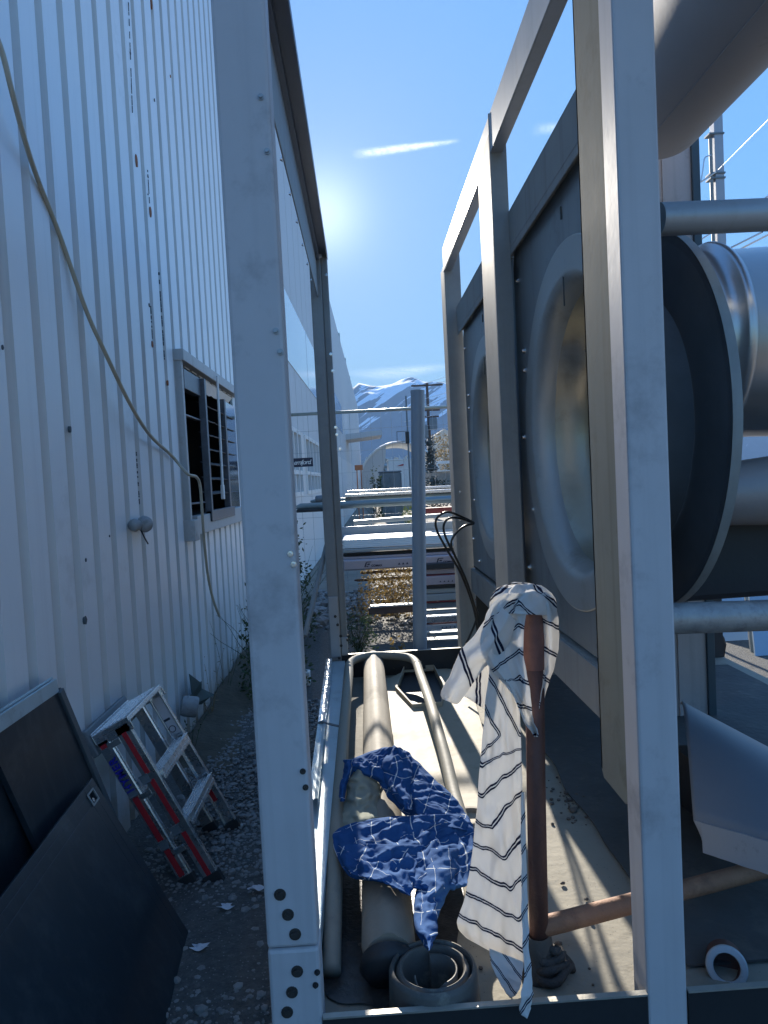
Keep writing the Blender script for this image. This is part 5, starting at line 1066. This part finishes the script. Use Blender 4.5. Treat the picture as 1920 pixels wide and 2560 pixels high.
# far right: mast, wires, stacked panels seen through the gap
mt = thing('lamp_mast', 'pale square mast with straps and a thin conduit, seen through the gap at top right', 'mast', (at(1805, 600, Y=11).x, 11, 0))
x0, x1_ = at(1794, 600, Y=11).x, at(1816, 600, Y=11).x; b = MB(); b.box(x0, x1_, 11, 11.14, 0, 7.2); b.build('pole', mat("mast_paint", (.42, .44, .48), .5, .1, var=.08, streak=.2), mt, bevel=.006)
xc_ = at(1785, 600, Y=11).x; b = MB(); b.tube([(xc_, 11.02, 0), (xc_, 11.02, at(1785, 345, Y=11).z)], .026, 10); b.build('conduit', GALV2, mt)
for py in (333, 432, 444): p = at(1800, py, Y=11); b = MB(); b.box(xc_-.03, x1_+.012, 10.985, 11.15, p.z-.012, p.z+.012); b.build('strap', CONTM, mt)
b = MB(); b.tube(smooth_path([at(1752, 455, Y=11), at(1757, 425, Y=11), at(1762, 395, Y=11), at(1778, 388, Y=11)], 5), .010, 6); b.tube([at(1752, 455, Y=11), at(1790, 430, Y=10.98)], .012, 6); b.build('loop_wire', WIRE, mt)
b = MB(); b.tube([at(1790, 430, Y=10.95), at(1920, 300, Y=8), at(1920, 300, Y=8)*2-at(1790, 430, Y=10.95)], .0028, 5); solo('mast_cable', b, CONTM, 'thin cable rising from the pale square mast to the upper right', 'cable')
def lean(pts, m, label, name='leaning_panel', t=.02): b = MB(); b.prism(pts, (0, t, 0)); return solo(name, b, m, label, 'panel', group='pale blue panels leaning in the right yard')
G = lambda x, y, Y: at(x, y, Y=Y)
BLP = mat("pale_blue_panel", (.33, .43, .52), .35, .1, var=.1, vs=1.5, bump=.02)
lean([G(1800, 1480, 6.6), G(1862, 1480, 6.6), G(1880, 1725, 6.0), G(1812, 1725, 6.0)], BLP, 'left pale blue panel leaning behind the black bag')
lean([G(1862, 1480, 6.2), G(1872, 1480, 6.2), G(1903, 1775, 5.6), G(1893, 1775, 5.6)], CONTM, 'narrow dark board between the two pale blue panels')
lean([G(1872, 1480, 6.1), G(1990, 1480, 6.1), G(2010, 1790, 5.5), G(1903, 1775, 5.5)], BLP, 'right pale blue panel with a bright edge, at the picture edge')
b = MB()
pb = [(1790, 1585), (1812, 1588), (1819, 1612), (1813, 1650), (1815, 1690), (1806, 1708), (1792, 1712), (1786, 1700)]
b.prism([G(x, y, 5.35) for x, y in pb], (0, .18, 0)); solo('black_bag', b, mat("black_plastic", (.02, .022, .028), .3, 0, var=.3, bump=.6, bs=18), 'black shiny bag standing beside the sheet metal column', 'bag', bevel=.02)
for k, (x0, x1_, yy, h_, m_, lab) in enumerate([(1793, 1882, 1738, 14, WHITEP, 'upper white board lying flat beyond the cowling'), (1818, 1880, 1750, 8, WHITEP, 'lower smaller white board lying flat beyond the cowling'), (1790, 1834, 1722, 9, WOODM, 'short light wooden lath behind the white boards'), (1838, 1910, 1788, 16, WOODM, 'rough pale timber piece right behind the cowling edge'), (1795, 1880, 1766, 26, BLACK, 'flat black crate under the white boards')]):
    p, q = G(x0, yy, 4.9), G(x1_, yy, 4.9); h = h_/1800*4.9; b = MB(); b.box(p.x, q.x, 4.9+.02*k, 5.3, q.z-h/2, q.z+h/2); solo(['white_board', 'white_board', 'wooden_lath', 'timber', 'black_crate'][k], b, m_, lab, ['board', 'board', 'lath', 'timber', 'crate'][k], bevel=.004)
rw = thing('red_white_board', 'tilted white board with a dark red stripe at the right picture edge', 'board', G(1905, 1830, 4.3)); b = MB(); b.prism([G(1926, 1740, 4.3), G(1940, 1740, 4.3), G(1910, 1832, 4.3), G(1895, 1826, 4.3)], (0, .02, 0)); b.build('white_part', WHITEP, rw)
b = MB(); b.prism([G(1940, 1740, 4.3), G(1975, 1740, 4.3), G(1942, 1845, 4.3), G(1910, 1832, 4.3)], (0, .018, 0)); b.build('red_part', REDM, rw)
b = MB(); p, q = G(1850, 1488, 7), G(1960, 1482, 7); b.box(p.x, q.x, 7, 7.1, p.z-.3, p.z+.06); o = solo('white_crate', b, WHITEP, 'white box edge with tiny dark print above the lower scaffold tube', 'box')

# ================================================================ the air
hz = MB(); hz.box(-3000, 7400, -300, 8300, -6.5, 1500)
hm = bpy.data.materials.new("haze"); hm.use_nodes = True; n, l = nodes_of(hm); n.remove(n["Principled BSDF"])
pv = n.new("ShaderNodeVolumePrincipled"); pv.inputs["Color"].default_value = (.36, .60, 1, 1); pv.inputs["Density"].default_value = .00005; pv.inputs["Anisotropy"].default_value = 0
l.new(pv.outputs[0], n["Material Output"].inputs["Volume"])
USE_HAZE = True
if USE_HAZE: ho = hz.build('haze', hm); ho['kind'] = 'stuff'; ho['label'] = 'thin blue air haze in front of the mountain'
